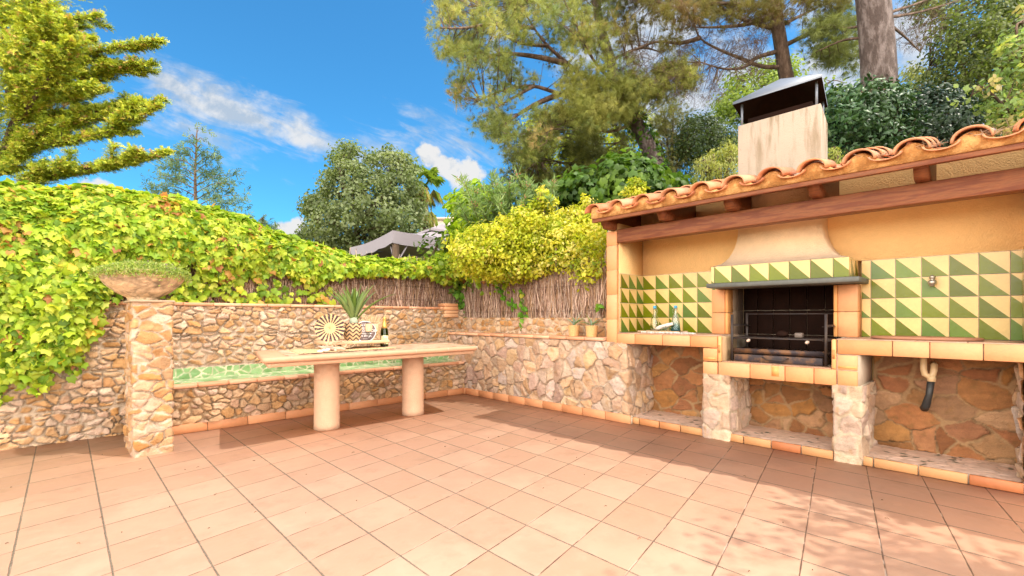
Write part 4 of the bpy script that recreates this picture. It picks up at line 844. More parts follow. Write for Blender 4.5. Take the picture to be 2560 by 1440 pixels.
# woven mat
ma = thing('woven_mat', 'rectangular natural woven placemat lying on the table', 'placemat', (2.2, 4.6, ZT))
q = MB(); M0, M1, M2, M3 = np.array([1.58, 4.30]), np.array([2.66, 4.38]), np.array([2.72, 5.02]), np.array([1.72, 4.98]); nx, ny = 110, 46
I_ = np.arange((nx + 1) * (ny + 1)).reshape(nx + 1, ny + 1); uu, vv = np.meshgrid(np.linspace(0, 1, nx + 1), np.linspace(0, 1, ny + 1), indexing='ij')
Pm = (M0 * (1 - uu)[..., None] + M1 * uu[..., None]) * (1 - vv)[..., None] + (M3 * (1 - uu)[..., None] + M2 * uu[..., None]) * vv[..., None]
zz = ZT + .006 + .0025 * np.sin(uu * nx * math.pi * .5) * np.sin(vv * ny * math.pi * .5) + .002 * rng.random(uu.shape)
edge_ = np.minimum(np.minimum(uu * 1.1, (1 - uu) * 1.1), np.minimum(vv * .65, (1 - vv) * .65)); cm_ = np.where((edge_ < .02) & ((np.floor(uu * 55) + np.floor(vv * 30)) % 2 < 1), .25, 1.0)[..., None]
cm_ = cm_ * np.array([0.56, 0.38, 0.20]) * (.75 + .5 * rng.random(uu.shape))[..., None]
mesh_from('weave', np.dstack([Pm, zz]).reshape(-1, 3), np.stack([I_[:-1, :-1], I_[1:, :-1], I_[1:, 1:], I_[:-1, 1:]], -1).reshape(-1, 4), 'wicker', ma, cm_.reshape(-1, 3))
q = MB(); rg = np.random.default_rng(9)
for A_, B_ in ((M0, M3), (M1, M2)):
    for i in range(60): p0 = A_ + (B_ - A_) * (i + .5) / 60; d = unit(np.array([(A_ - M0)[0] * 1.0 - .3, rg.normal() * .15])) ; q.tube([(*p0, ZT + .006), (*(p0 + d * .018), ZT + .003)], .0016, 3, (0.50, .35, .2), False)
q.build('fringe', 'wicker', ma)
# tray with wire legs
tr = thing('wooden_tray', 'low wooden tray raised on small black wire feet in the middle of the mat', 'tray', tuple(onT(895, 4.82)))
a0, a1 = onT(800, 4.80), onT(950, 4.80)
zT = ZT + .055
q = MB(); q.box(a0[0], a1[0], 4.60, 4.94, zT, zT + .012, (0.60, 0.38, 0.22), .003)
for y in (4.596, 4.932): q.box(a0[0], a1[0], y, y + .012, zT + .002, zT + .034, (0.66, 0.43, 0.27), .003)
for x in (a0[0] - .006, a1[0] - .006): q.box(x, x + .012, 4.60, 4.94, zT + .002, zT + .034, (0.66, 0.43, 0.27), .003)
q.build('tray_board', 'tile', tr)
for f_ in (.12, .38, .66, .93):
    for y in (4.62, 4.92):
        x = a0[0] + (a1[0] - a0[0]) * f_; q = MB(); q.tube([(x - .016, y, zT + .002), (x - .007, y, ZT + .009), (x + .007, y, ZT + .009), (x + .016, y, zT + .002)], .0028, 5); q.build('foot', 'black', tr)
zT += .0125
# patterned basket with agave
bp = onT(884, 4.80, zT)
ba = thing('plant_basket', 'round basket with black and straw zigzag weave standing on the tray', 'basket', tuple(bp))
n, k = 96, 60; a = np.arange(n) / n * 2 * math.pi; V = []; C_ = []
for i in range(k + 1):
    f_ = i / k; r_ = .082 + .020 * math.sin(f_ * math.pi * .82) + .0028 * abs(math.sin(f_ * k * math.pi / 4)); V.append(np.c_[bp[0] + (r_ + .002 * np.sin(a * 48)) * np.cos(a), bp[1] + (r_ + .002 * np.sin(a * 48)) * np.sin(a), np.full(n, bp[2] + f_ * .205)])
    ph = (a / (2 * math.pi) * 9) % 1; zig = (f_ * 5.0 + np.abs(ph - .5) * 1.6) % 1 < .46; jn = (.85 + .3 * rng.random(n))[:, None]
    C_.append(np.where(zig[:, None], np.array([0.045, 0.030, 0.030]), np.array([0.60, 0.38, 0.19])) * jn)
F = np.array([(i * n + j, i * n + (j + 1) % n, (i + 1) * n + (j + 1) % n, (i + 1) * n + j) for i in range(k) for j in range(n)])
mesh_from('weave', np.concatenate(V), F, 'wicker', ba, np.concatenate(C_), True)
q = MB(); q.lathe([(0.001, .185), (.094, .185)], bp, 24); q.build('soil', 'soil', ba)
def agave(parent, base, n, L, w, col, seed, tilt=(20, 75), colv=.12, up=0.0, col2=None, elev=None, mat='stiffleaf', dirs=None):
    rg = np.random.default_rng(seed)
    for i in range(n):
        f_ = i / n; az = i * 2.39996 + rg.random() * .4; ti = math.radians(tilt[0] + (tilt[1] - tilt[0]) * f_ + rg.normal() * 4); l_ = L * (.75 + .35 * f_) * (.9 + .2 * rg.random())
        if dirs: az, ti, l_ = dirs[i]; ti = math.radians(ti)
        q = MB(); m_ = 12; V = []; p_ = np.array(base, float); h = np.array([math.cos(az), math.sin(az), 0]); sd_ = np.array([-math.sin(az), math.cos(az), 0]); c = np.array(col) * (1 - colv + 2 * colv * rg.random())
        if col2 is not None and rg.random() < .5: c = np.array(col2)
        for j in range(m_ + 1):
            g_ = j / m_; an = ti * (.55 + .75 * g_) ; d = h * math.sin(an) + np.array([0, 0, 1]) * math.cos(an); nrm = h * math.cos(an) * -1 + np.array([0, 0, 1]) * math.sin(an)
            wd = w * (math.sin(min(g_ * 1.15 + .22, 1) * math.pi * .5) if g_ < .35 else 1.0) * (1 - max(0, g_ - .25) / .75) ** .8 + .0006; ar = .35 * wd
            V += [p_ - sd_ * wd + nrm * ar, p_ - nrm * wd * .12, p_ + sd_ * wd + nrm * ar, p_ - nrm * wd * .30]; p_ = p_ + d * l_ / m_
        F = [(a_ * 4 + b_, a_ * 4 + (b_ + 1) % 4, a_ * 4 + 4 + (b_ + 1) % 4, a_ * 4 + 4 + b_) for a_ in range(m_) for b_ in range(4)]
        q.add(V, F, c); q.build('leaf', mat, parent, smooth=True)
ag = thing('agave_plant', 'large spiky green agave growing from the zigzag basket', 'plant', tuple(bp + [0, 0, .18]))
agave(ag, bp + [0, 0, .19], 20, .50, .042, (0.13, 0.205, 0.03), 5, (5, 60), col2=(0.20, 0.28, 0.09))
q = MB(); q.lathe([(.03, 0), (.045, .03), (.038, .08), (.02, .11)], bp + [0, 0, .18], 16, (0.45, .5, .36)); q.build('stem', 'stiffleaf', ag, smooth=True)
# woven plates
def disc(cx, Y, zc, R, dirn, tilt):
    """frame for a plate standing on edge: centre, in-plane axes, normal"""
    n_ = unit(np.array([dirn[0], dirn[1], tilt])); x_ = unit(np.cross([0, 0, 1], n_)); y_ = np.cross(n_, x_); return np.array([*onT(cx, Y)[:2], zc]), x_, y_, n_
nr, na = 22, 144
def plate(name, parent, c, x_, y_, n_, R, colf, wav):
    V = []; C_ = []
    for side in (0, 1):
        for i in range(nr + 1):
            r_ = R * i / nr
            for j in range(na):
                a = j / na * 2 * math.pi; rr = r_ * (1 + (wav * (.5 + .5 * math.sin(a * 36)) if i > nr * .7 else 0)); off = (.006 + .002 * math.sin(i * math.pi) + .0018 * ((i + j // 3) % 2)) * (1 if side == 0 else -.4)
                V.append(c + x_ * rr * math.cos(a) + y_ * rr * math.sin(a) + n_ * (off + .012 * (r_ / R) ** 2)); C_.append(colf(i / nr, a))
    m_ = (nr + 1) * na; F = []
    for side in (0, 1):
        for i in range(nr):
            for j in range(na): f = (side * m_ + i * na + j, side * m_ + (i + 1) * na + j, side * m_ + (i + 1) * na + (j + 1) % na, side * m_ + i * na + (j + 1) % na); F.append(f if side == 0 else f[::-1])
    return mesh_from(name, np.array(V), F, 'wicker', parent, np.array(C_))
d1 = unit(np.array([-.50, -.86, 0]))
c, x_, y_, n_ = disc(825, 4.80, zT + .148 + .004, .147, d1, .16)
wp = thing('woven_plate', 'round woven plate with dark brown rays propped at the left end of the tray', 'woven plate', (c[0], c[1], zT), 'woven plates on the table')
def cf1(f, a):
    k = (a / (2 * math.pi) * 20) % 1 < .58; base = np.array([0.60, 0.40, 0.20]); 
    if f > .38 and k and (int(f * 22) % 2 == 0 or rng.random() < .9): base = np.array([0.045, 0.025, 0.03])
    return base * (.75 + .5 * rng.random())
plate('weave', wp, c, x_, y_, n_, .147, cf1, 0.0)
c, x_, y_, n_ = disc(930, 5.00, ZT + .19, .18, unit(np.array([-.55, -.83, 0])), .12)
sp = thing('sunburst_plate', 'round straw plate with a frayed sunburst rim standing behind the glasses', 'woven plate', (c[0], c[1], ZT), 'woven plates on the table')
plate('weave', sp, c, x_, y_, n_, .085, lambda f, a: np.array([0.58, 0.39, 0.20]) * (.75 + .5 * rng.random()), 0)
q = MB(); rg = np.random.default_rng(21)
for i in range(150):
    a = i / 150 * 2 * math.pi + rg.normal() * .015; d = x_ * math.cos(a) + y_ * math.sin(a); L = .085 + .015 * rg.random()
    q.tube([c + d * .075 + n_ * .004, c + d * (.08 + L * .5) + n_ * (.01 + rg.normal() * .004), c + d * (.08 + L) + n_ * (.012 + rg.normal() * .008)], [.0045, .004, .0022], 4, np.array([0.72, 0.50, 0.30]) * (.7 + .5 * rg.random()), False)
q.build('rim_straws', 'wicker', sp)
# round slate sign with lettering
dS = unit(np.array([-.40, -.92, 0])); c, x_, y_, n_ = disc(913, 4.70, zT + .112, .11, dS, .06)
sg = thing('round_sign', 'round dark sign with pale lettering leaning on the basket', 'sign', (c[0], c[1], zT))
q = MB(); a = np.arange(48) / 48 * 2 * math.pi; V = []
for r_, o_2 in ((.108, -.005), (.11, .0), (.108, .005), (.001, .005)): V.append(c + r_ * (np.cos(a)[:, None] * x_ + np.sin(a)[:, None] * y_) + n_ * o_2)
q.add(np.concatenate(V), [(i * 48 + j, i * 48 + (j + 1) % 48, (i + 1) * 48 + (j + 1) % 48, (i + 1) * 48 + j) for i in range(3) for j in range(48)] + [tuple(range(48))[::-1]], (0.16, 0.115, 0.115)); sbd = q.build('board', 'paint', sg)
q = MB(); V = []
for r_, o_2 in ((.104, .005), (.104, .009), (.113, .009), (.113, -.006), (.104, -.006)): V.append(c + r_ * (np.cos(a)[:, None] * x_ + np.sin(a)[:, None] * y_) + n_ * o_2)
q.add(np.concatenate(V), [(i * 48 + j, (i + 1) * 48 + j, (i + 1) * 48 + (j + 1) % 48, i * 48 + (j + 1) % 48)[::-1] for i in range(4) for j in range(48)], (0.60, 0.55, 0.58)); q.build('rim', 'paint', sbd)
def lettering(name, lines, c, x_, y_, n_, parent, col, off=.006):
    V, F, n0 = [], [], 0
    for txt, size, dx_, dy_, sh in lines:
        cu = bpy.data.curves.new('t', 'FONT'); cu.body = txt; cu.size = size; cu.align_x = 'CENTER'; cu.shear = sh; cu.offset = size * .012; cu.extrude = 0.0
        ob = bpy.data.objects.new('t', cu); COL.objects.link(ob); dg = bpy.context.evaluated_depsgraph_get(); me = ob.evaluated_get(dg).to_mesh()
        P_ = np.array([v.co[:] for v in me.vertices]).reshape(-1, 3)
        if len(P_): V.append(c + (P_[:, 0:1] + dx_) * x_ + (P_[:, 1:2] + dy_) * y_ + n_ * off); F += [tuple(i + n0 for i in pl_.vertices) for pl_ in me.polygons]; n0 += len(P_)
        bpy.data.objects.remove(ob)
    return mesh_from(name, np.concatenate(V), F, 'paint', parent, np.tile(col, (n0, 1)))
lettering('lettering', [('Our kitchen', .030, 0, .058, .2), ('Priorities:', .030, 0, .030, .2), ('GOOD FOOD', .038, 0, -.004, 0), ('and happy people', .020, 0, -.026, .15), ('are always', .030, 0, -.054, 0), ('~~~', .026, 0, -.085, 0)], c, x_, y_, n_, sbd, (0.80, 0.74, 0.72))
# champagne flutes wrapped in cord
def flute(px, Y, label):
    b = onT(px, Y, zT); g = thing('cord_wrapped_glass', label, 'glass', tuple(b), 'cord-wrapped glasses on the tray')
    q = MB(); q.lathe([(.032, 0), (.032, .003), (.006, .008), (.004, .03), (.005, .07), (.014, .085), (.026, .11), (.032, .15), (.033, .205), (.031, .205), (.030, .15), (.024, .113), (.010, .09), (.0008, .088)], b, 28, closed=True); q.build('glass_bowl', 'glass', g, smooth=True)
    q = MB(); tt = np.linspace(0, 1, 400); z = .112 + .085 * tt; r_ = np.interp(z, [.11, .15, .205], [.0275, .0335, .0345]) + .0012; a = tt * 2 * math.pi * 17
    q.tube(np.c_[b[0] + r_ * np.cos(a), b[1] + r_ * np.sin(a), b[2] + z], .0026, 5, (0.72, 0.55, 0.36)); q.build('cord', 'wicker', g, smooth=True)
flute(922, 4.66, 'cord-wrapped stemmed glass nearer the round sign'); flute(937, 4.69, 'cord-wrapped stemmed glass nearer the green bottle')
# bottle of sparkling wine
b = onT(961, 4.74, ZT + .0095); wi = thing('wine_bottle', 'green sparkling wine bottle with gold foil neck and cream label', 'bottle', tuple(b))
bp_ = [(.042, 0), (.044, .006), (.044, .135), (.042, .165), (.034, .20), (.022, .235), (.0165, .262), (.0155, .30), (.0175, .302), (.0175, .318), (.015, .322), (.001, .323)]
sc_ = 1.0
q = MB(); q.lathe([(r_ * sc_, z * sc_) for r_, z in bp_], b, 36); q.build('bottle_body', 'greenglass', wi, smooth=True)
q = MB(); q.lathe([(.0375, .005), (.0405, .012), (.0405, .13), (.037, .165), (.029, .195), (.019, .22), (.001, .221)], b, 28, (0.50, 0.58, 0.04)); q.build('wine', M['paint'], wi, smooth=True)
q = MB(); q.lathe([(.0345, .2005), (.0245, .232), (.0178, .262), (.0168, .295), (.019, .301), (.019, .318), (.0165, .3245), (.001, .326)], b, 28); q.build('foil', 'foil', wi, smooth=True)
va = math.atan2(-b[1] + 0.0, -b[0]) + .12
def curved(z0, z1, a0_, a1_, r_, nm, col, par):
    q = MB(); n = 20; a = np.linspace(a0_, a1_, n); V = []
    for z, f_ in ((z0, 0), (z1, 1)): V.append(np.c_[b[0] + r_ * np.cos(a), b[1] + r_ * np.sin(a), b[2] + z + (.006 * np.sin((a - a0_) / (a1_ - a0_) * math.pi) * (1 if f_ else -.6))])
    q.add(np.concatenate(V), [(i, i + 1, n + i + 1, n + i) for i in range(n - 1)], col); return q.build(nm, 'paint', par)
lb = curved(.030, .118, va - 1.05, va + 1.05, .0446, 'label_paper', (0.80, 0.72, 0.42), wi)
def wrap_text(txt, size, z, par):
    cu = bpy.data.curves.new('t', 'FONT'); cu.body = txt; cu.size = size; cu.align_x = 'CENTER'; ob = bpy.data.objects.new('t', cu); COL.objects.link(ob); me = ob.evaluated_get(bpy.context.evaluated_depsgraph_get()).to_mesh()
    P_ = np.array([v.co[:] for v in me.vertices]).reshape(-1, 3); aa = va + P_[:, 0] / .0446; V = np.c_[b[0] + .0452 * np.cos(aa), b[1] + .0452 * np.sin(aa), b[2] + z + P_[:, 1]]; F = [tuple(pl_.vertices) for pl_ in me.polygons]; bpy.data.objects.remove(ob)
    return mesh_from('label_lettering', V, F, 'paint', par, np.tile((0.10, .09, .06), (len(V), 1)))
wrap_text('Cava', .024, .082, lb); wrap_text('VARIAS & CO', .0095, .066, lb)
# driftwood, shells, cutlery at the left of the mat
rg = np.random.default_rng(33)
def drift(name, p0, p1, r_, label, col, seed, wob=.02, cat='driftwood'):
    rg = np.random.default_rng(seed); p0, p1 = np.array(p0, float), np.array(p1, float); tt = np.linspace(0, 1, 9)[:, None]; P_ = p0 * (1 - tt) + p1 * tt + rg.normal(size=(9, 3)) * wob * np.array([1, 1, .4]) * np.sin(tt * math.pi); q = MB()
    q.tube(P_, r_ * (.5 + .5 * np.sin(np.linspace(.35, 2.8, 9))) * (.85 + .3 * rg.random(9)), 8, col); return tag(q.build(name, 'stick', smooth=True), label, cat)
c1_ = onT(826, 4.50); c2_ = onT(850, 4.42)
drift('driftwood_piece', c1_ + [-.10, .05, .05], c2_ + [.03, -.05, .022], .016, 'forked grey-brown driftwood lying on the left part of the mat', (0.46, 0.30, 0.22), 3)
drift('driftwood_piece', c1_ + [-.13, -.04, .018], c1_ + [.03, .02, .022], .012, 'short pale driftwood piece beside the shells on the mat', (0.55, 0.38, 0.30), 4, .008)
sh_pos = []
for i in range(15):
    p_ = onT(785 + rg.random() * 75, 4.34 + .22 * rg.random()); r_ = .010 + .009 * rg.random(); p_[2] = ZT + .008 + r_ * .7
    q = MB(); V = []; n_a, n_k = 14, 7
    for k_ in range(n_k): th = k_ / (n_k - 1) * math.pi; rr = r_ * math.sin(th) * (1 + .1 * (k_ % 2)) ; V.append(np.c_[rr * np.cos(np.arange(n_a) / n_a * 6.283), rr * .8 * np.sin(np.arange(n_a) / n_a * 6.283), np.full(n_a, r_ * 1.5 * math.cos(th))])
    R_ = np.array(Matrix.Rotation(rg.random() * 3, 3, 'Z') @ Matrix.Rotation(1.2 + .4 * rg.random(), 3, 'X')); V = np.concatenate(V) @ R_.T + p_
    q.add(V, [(a_ * n_a + b_, (a_ + 1) * n_a + b_, (a_ + 1) * n_a + (b_ + 1) % n_a, a_ * n_a + (b_ + 1) % n_a) for a_ in range(n_k - 1) for b_ in range(n_a)], np.array([(0.74, 0.62, 0.52), (0.6, .45, .36), (.78, .7, .64)][i % 3]))
    tag(q.build('seashell', 'stick', smooth=True), 'one of the small pale seashells scattered on the left end of the mat', 'seashell', 'seashells on the mat')
q = MB(); c_ = onT(842, 4.55)
for k_ in range(5):
    a = np.linspace(0, 2 * math.pi, 24); ra = .06 + .05 * rg.random(); ph = rg.random() * 3; q.tube(np.c_[c_[0] + .02 * k_ + ra * np.cos(a + ph), c_[1] + ra * .5 * np.sin(a), c_[2] + .03 + .055 * (1 + np.sin(a * 1 + ph)) * .6], .0028, 5, (0.55, .40, .26))
tag(q.build('raffia_coil', 'wicker', smooth=True), 'loose coil of straw-coloured raffia beside the tray', 'raffia')
def spoon(px, Y, ang, label):
    b_ = onT(px, Y, ZT + .006); s_ = thing('wooden_spoon', label, 'spoon', tuple(b_), 'wooden cutlery on the table'); d = np.array([math.cos(ang), math.sin(ang), 0]); e = np.array([-d[1], d[0], 0])
    q = MB(); tt = np.linspace(0, 1, 14); w_ = np.where(tt < .68, .004 + .001 * tt, .004 + .013 * np.sin(np.clip((tt - .66) / .34, 0, 1) * math.pi)); V = []
    for t_, ww in zip(tt, w_): p_ = b_ + d * (t_ - .5) * .19; V += [p_ - e * ww, p_ + e * ww, p_ + e * ww + [0, 0, .004], p_ - e * ww + [0, 0, .004]]
    q.add(V, [(a_ * 4 + k_, a_ * 4 + (k_ + 1) % 4, a_ * 4 + 4 + (k_ + 1) % 4, a_ * 4 + 4 + k_) for a_ in range(13) for k_ in range(4)] + [(0, 1, 2, 3), (52, 55, 54, 53)], (0.56, .33, .17)); q.build('spoon_body', 'tile', s_)
spoon(786, 4.46, .12, 'wooden spoon lying nearest the table edge left of the mat'); spoon(800, 4.60, .05, 'wooden spoon lying behind the nearer spoon by the shells')

# ================================================================== on the barbecue counter
ZC = .935
def at_counter(px, X=4.58): v = px2dir(px, HOR); return np.array([X, v[1] * X / v[0], ZC])
t0, t1 = at_counter(1604), at_counter(1708)
tr2 = thing('wooden_board', 'low wooden tray under the two glass bottles on the barbecue counter', 'tray', (4.58, (t0[1] + t1[1]) / 2, ZC))
q = MB(); q.box(4.50, 4.68, t1[1], t0[1], ZC + .0005, ZC + .012, (0.40, 0.26, 0.15), .003); q.box(4.494, 4.506, t1[1], t0[1], ZC + .0005, ZC + .024, (0.45, 0.30, 0.18), .003); q.box(4.674, 4.686, t1[1], t0[1], ZC + .0005, ZC + .024, (0.45, 0.30, 0.18), .003); q.build('board', 'tile', tr2)
def swing_bottle(px, X, label, mat):
    b = at_counter(px, X) + [0, 0, .0125]; g = thing('glass_bottle', label, 'bottle', tuple(b), 'swing-top bottles on the counter'); s_ = .95
    q = MB(); pr_ = [(.046, 0), (.05, .006), (.049, .03), (.046, .09), (.041, .13), (.028, .17), (.0165, .20), (.0155, .235), (.018, .238), (.018, .255), (.012, .257), (.012, .235), (.013, .20), (.025, .168), (.038, .128), (.043, .09), (.046, .03), (.044, .010), (.001, .008)]
    q.lathe([(r_ * s_, z * s_) for r_, z in pr_], b, 28, closed=True); q.build('bottle_body', mat, g, smooth=True)
    q = MB(); q.lathe([(.0165, .245), (.0175, .247), (.0175, .266), (.015, .272), (.001, .273)], b, 18, (0.05, 0.30, 0.50)); q.build('stopper', 'paint', g, smooth=True)
    q = MB()
    for sg_ in (-1, 1): q.tube([b + [0, sg_ * .017, .25], b + [-.004, sg_ * .034, .225], b + [-.006, sg_ * .030, .195], b + [0, sg_ * .017, .20]], .0017, 5)
    q.build('wire_bail', 'steel', g)
swing_bottle(1637, 4.60, 'clear swing-top glass bottle at the left on the barbecue counter', 'glass'); swing_bottle(1689, 4.60, 'turquoise-tinted swing-top glass bottle on the barbecue counter', 'blueglass')
p0, p1 = at_counter(1640, 4.52), at_counter(1682, 4.52)
drift('driftwood_piece', p0 + [0, 0, .045], p1 + [0, 0, .10], .024, 'thick bleached driftwood leaning across the two glass bottles', (0.70, 0.60, 0.54), 8, .004)
ai = thing('air_plant', 'spidery grey-green air plant in front of the two glass bottles', 'plant', tuple(at_counter(1664, 4.50) + [0, 0, .02]))
agave(ai, at_counter(1664, 4.515) + [0, 0, .028], 22, .10, .004, (0.30, 0.36, 0.26), 17, (40, 110), mat='stiffleaf')
q = MB(); rg = np.random.default_rng(55); k = 0
for i in range(64):
    px = 1604 + 131 * i / 63 + rg.normal() * 1.2; p_ = at_counter(px, 4.44 + .02 * math.sin(i * .5) + rg.normal() * .008) + [0, 0, .008]; n_k, n_a = 6, 8; r_ = .006 + .004 * rg.random()
    V = np.concatenate([np.c_[r_ * math.sin(th) * np.cos(np.arange(n_a) / n_a * 6.283), r_ * 1.2 * math.sin(th) * np.sin(np.arange(n_a) / n_a * 6.283), np.full(n_a, r_ * math.cos(th))] for th in np.linspace(0, math.pi, n_k)]) + p_
    q.add(V, [(a_ * n_a + b_, (a_ + 1) * n_a + b_, (a_ + 1) * n_a + (b_ + 1) % n_a, a_ * n_a + (b_ + 1) % n_a) for a_ in range(n_k - 1) for b_ in range(n_a)], np.array([0.74, .68, .62]) * (.7 + .35 * rg.random()))
tag(q.build('shell_garland', 'stick', smooth=True), 'string of small white shells laid along the barbecue counter edge', 'shell garland')
# two small pots of agave on the ledge
for px, X, lab, ds, sd_ in ((1435, 4.40, 'woven pot with a spiky agave on the wall ledge, farther from the barbecue', None, 3), (1479, 4.37, 'woven pot with a drooping agave on the wall ledge, next to the barbecue post', None, 9)):
    v = px2dir(px, HOR); b = np.array([X, v[1] * X / v[0], .8775]); g = thing('woven_pot', lab, 'plant pot', tuple(b), 'woven pots on the ledge')
    n, k = 60, 36; a = np.arange(n) / n * 2 * math.pi; V = []; C_ = []
    for i in range(k + 1):
        f_ = i / k; r_ = .056 + .012 * f_ + .0022 * abs(math.sin(i * math.pi / 3)); tw = np.sin(a * 40 + (i // 3) * 1.5) * .0012; V.append(np.c_[b[0] + (r_ + tw) * np.cos(a), b[1] + (r_ + tw) * np.sin(a), np.full(n, b[2] + f_ * .128)]); C_.append(np.array([0.60, 0.36, 0.15]) * (.8 + .35 * rng.random(n))[:, None])
    F = np.array([(i * n + j, i * n + (j + 1) % n, (i + 1) * n + (j + 1) % n, (i + 1) * n + j) for i in range(k) for j in range(n)])
    mesh_from('basketwork', np.concatenate(V), F, 'wicker', g, np.concatenate(C_), True)
    q = MB(); q.lathe([(.001, .115), (.064, .115)], b, 20); q.build('soil', 'soil', g)
    pl_ = thing('potted_agave', lab.replace('woven pot with a', '').replace('on the wall ledge', 'in its woven pot on the ledge').strip(), 'plant', tuple(b + [0, 0, .115]), 'small agaves on the ledge')
    base = b + [0, 0, .122]; lat = math.atan2(-RT[1], -RT[0])
    dd = [(lat + .3, 62, .17), (lat + math.pi - .2, 34, .20), (lat + .9, 18, .11), (lat - .5, 48, .11), (lat + 2.4, 68, .20), (lat + math.pi + .3, 75, .19), (lat + 1.5, 42, .12)] if sd_ == 3 else [(lat + .2, 30, .155), (lat + math.pi, 66, .19), (lat + math.pi - .5, 50, .10), (lat - .2, 88, .16), (lat + math.pi + .3, 84, .17), (lat + 1.2, 35, .10)]
    agave(pl_, base, len(dd), .15, .017, (0.20, 0.30, 0.10), sd_, dirs=dd, col2=(0.36, 0.46, 0.34))
# ================================================================== brushwood fences
def brush_fence(O, d, L, zb, zt, nrm, n, seed, label, name='brushwood_fence'):
    rg = np.random.default_rng(seed); O = np.array(O, float); d = np.array(d, float); nrm = np.array(nrm, float); g = thing(name, label, 'fence', tuple(O + d * L / 2), 'brushwood fences')
    k = 6; S_ = rg.random(n) * L; z0 = zb(S_) + rg.random(n) * .05 - .02; hh = (zt - z0) * (.75 + .25 * rg.random(n)); z0 = np.where(rg.random(n) < .35, z0 + rg.random(n) * .25, z0)
    lean = rg.normal(size=n) * .17; dep = rg.random(n) * .05; f = np.linspace(0, 1, k)
    P = O + d * S_[:, None] ; P = P[:, None, :] + d * ((f[None] - .3) * lean[:, None] * .6 + np.sin(f[None] * 6 + rg.random(n)[:, None] * 6) * .010)[..., None] + nrm * (dep[:, None] + .010 * np.sin(f[None] * 5 + rg.random(n)[:, None] * 6))[..., None] + np.array([0, 0, 1.]) * (z0[:, None] + hh[:, None] * f[None])[..., None]
    r = (.0026 + .0055 * rg.random(n) ** 2.2)[:, None] * (1.1 - .5 * f[None]); V = []
    for a in (0, 2.094, 4.189): V.append(P + (math.cos(a) * d + math.sin(a) * nrm) * r[..., None])
    V = np.stack(V, 2); idx = np.arange(n * k * 3).reshape(n, k, 3); F = []
    for a in range(3): b = (a + 1) % 3; F.append(np.stack([idx[:, :-1, a], idx[:, 1:, a], idx[:, 1:, b], idx[:, :-1, b]], -1).reshape(-1, 4))
    c = pick([(0.40, 0.25, 0.18), (0.52, 0.36, 0.28), (0.24, 0.13, 0.09), (0.64, 0.48, 0.38), (0.38, 0.23, 0.12)], n, rg, .25)
    mesh_from('sticks', V.reshape(-1, 3), np.concatenate(F), 'stick', g, np.repeat(c, k * 3, 0))
    q = MB()
    for zz in np.linspace(zb(np.array([L / 2]))[0] + .12, zt - .05, 3): q.tube([O + nrm * .055 + [0, 0, zz], O + d * L + nrm * .055 + [0, 0, zz]], .0015, 4)
    q.build('wire', 'iron', g)
    q = MB(); b0 = O - nrm * .012; b1 = b0 + d * L; q.add([b0 + [0, 0, zb(np.array([0.]))[0]], b1 + [0, 0, zb(np.array([0.]))[0]], b1 + [0, 0, zt - .1], b0 + [0, 0, zt - .1]], [(0, 1, 2, 3)], (0.05, 0.035, 0.025)); q.build('backing', 'stick', g)
    return g
brush_fence((-.3, 5.93, 0), (1, 0, 0), 5.3, lambda s: np.full(len(s), 1.235), 1.78, (0, -1, 0), 2800, 5, 'heather brushwood fence on top of the rubble wall behind the bench')
brush_fence((4.67, 2.93, 0), (0, 1, 0), 2.95, lambda s: 1.075 - .05 * (vnoise(s * 1.7, s * 0, 3) > .55) - .03 * vnoise(s * 9, s * 0, 4), 1.85, (-1, 0, 0), 2500, 6, 'heather brushwood fence above the flagstone wall ledge beside the barbecue')

# ================================================================== ivy
IV = [(0.363, 0.472, 0.036), (0.473, 0.564, 0.054), (0.241, 0.380, 0.024), (0.593, 0.616, 0.096), (0.143, 0.257, 0.018), (0.725, 0.554, 0.060), (0.395, 0.164, 0.060), (0.615, 0.329, 0.084)]
IW = [.30, .24, .22, .08, .11, .02, .01, .02]
def ivy_sheet(name, parent, X, T, fn, density, size, seed, pal=IV, w=IW, depth=.10, mask=None, tmpl=T_IVY, mat='leaf', tiltv=.62, hang=.8):
    """leaves over the surface fn(x, t); a few sit deeper so the mass has layers"""
    rg = np.random.default_rng(seed); n0 = 40000; x = rg.uniform(X[0], X[1], n0); t_ = rg.uniform(T[0], T[1], n0); e = 1e-3
    P = fn(x, t_); dx = (fn(x + e, t_) - P) / e; dt = (fn(x, t_ + e) - P) / e; N = np.cross(dx, dt); area = np.linalg.norm(N, axis=1); N = N / (area[:, None] + 1e-9)
    tot = area.mean() * (X[1] - X[0]) * (T[1] - T[0]); n = int(min(tot * density, n0)); pr_ = area / area.sum(); keep = rg.choice(n0, n, replace=False, p=pr_)
    if mask is not None: keep = keep[mask(x[keep], t_[keep], rg)]
    P, N = P[keep], N[keep]; n = len(P)
    flip = (N @ np.array([-.3, -1, .6])) < 0; N[flip] *= -1
    P = P - N * (rg.random(n)[:, None] ** 1.6 * depth) + N * (vnoise(x[keep] * 4, t_[keep] * 5, seed + 1)[:, None] - .45) * .20
    LN = unit(N + rg.normal(size=(n, 3)) * tiltv + np.array([0, -.05, .35])); D = unit(np.array([0, -.15, -1.0]) * hang + N * .35 + rg.normal(size=(n, 3)) * .45)
    cc_ = pick(pal, n, rg, .16, w); br_ = (vnoise(P[:, 0] * 2.3 + 5, P[:, 2] * 3.1, seed + 5) > .66) & (rg.random(n) < .28) & (pal is IV); cc_[br_] = pick([(0.42, 0.17, 0.05), (0.50, 0.27, 0.08), (0.62, 0.48, 0.06)], int(br_.sum()), rg, .2)
    return leaves(name, P, LN, D, size * (.42 + .85 * rg.random(n) ** 1.2), tmpl, cc_, parent, mat, 1.0)
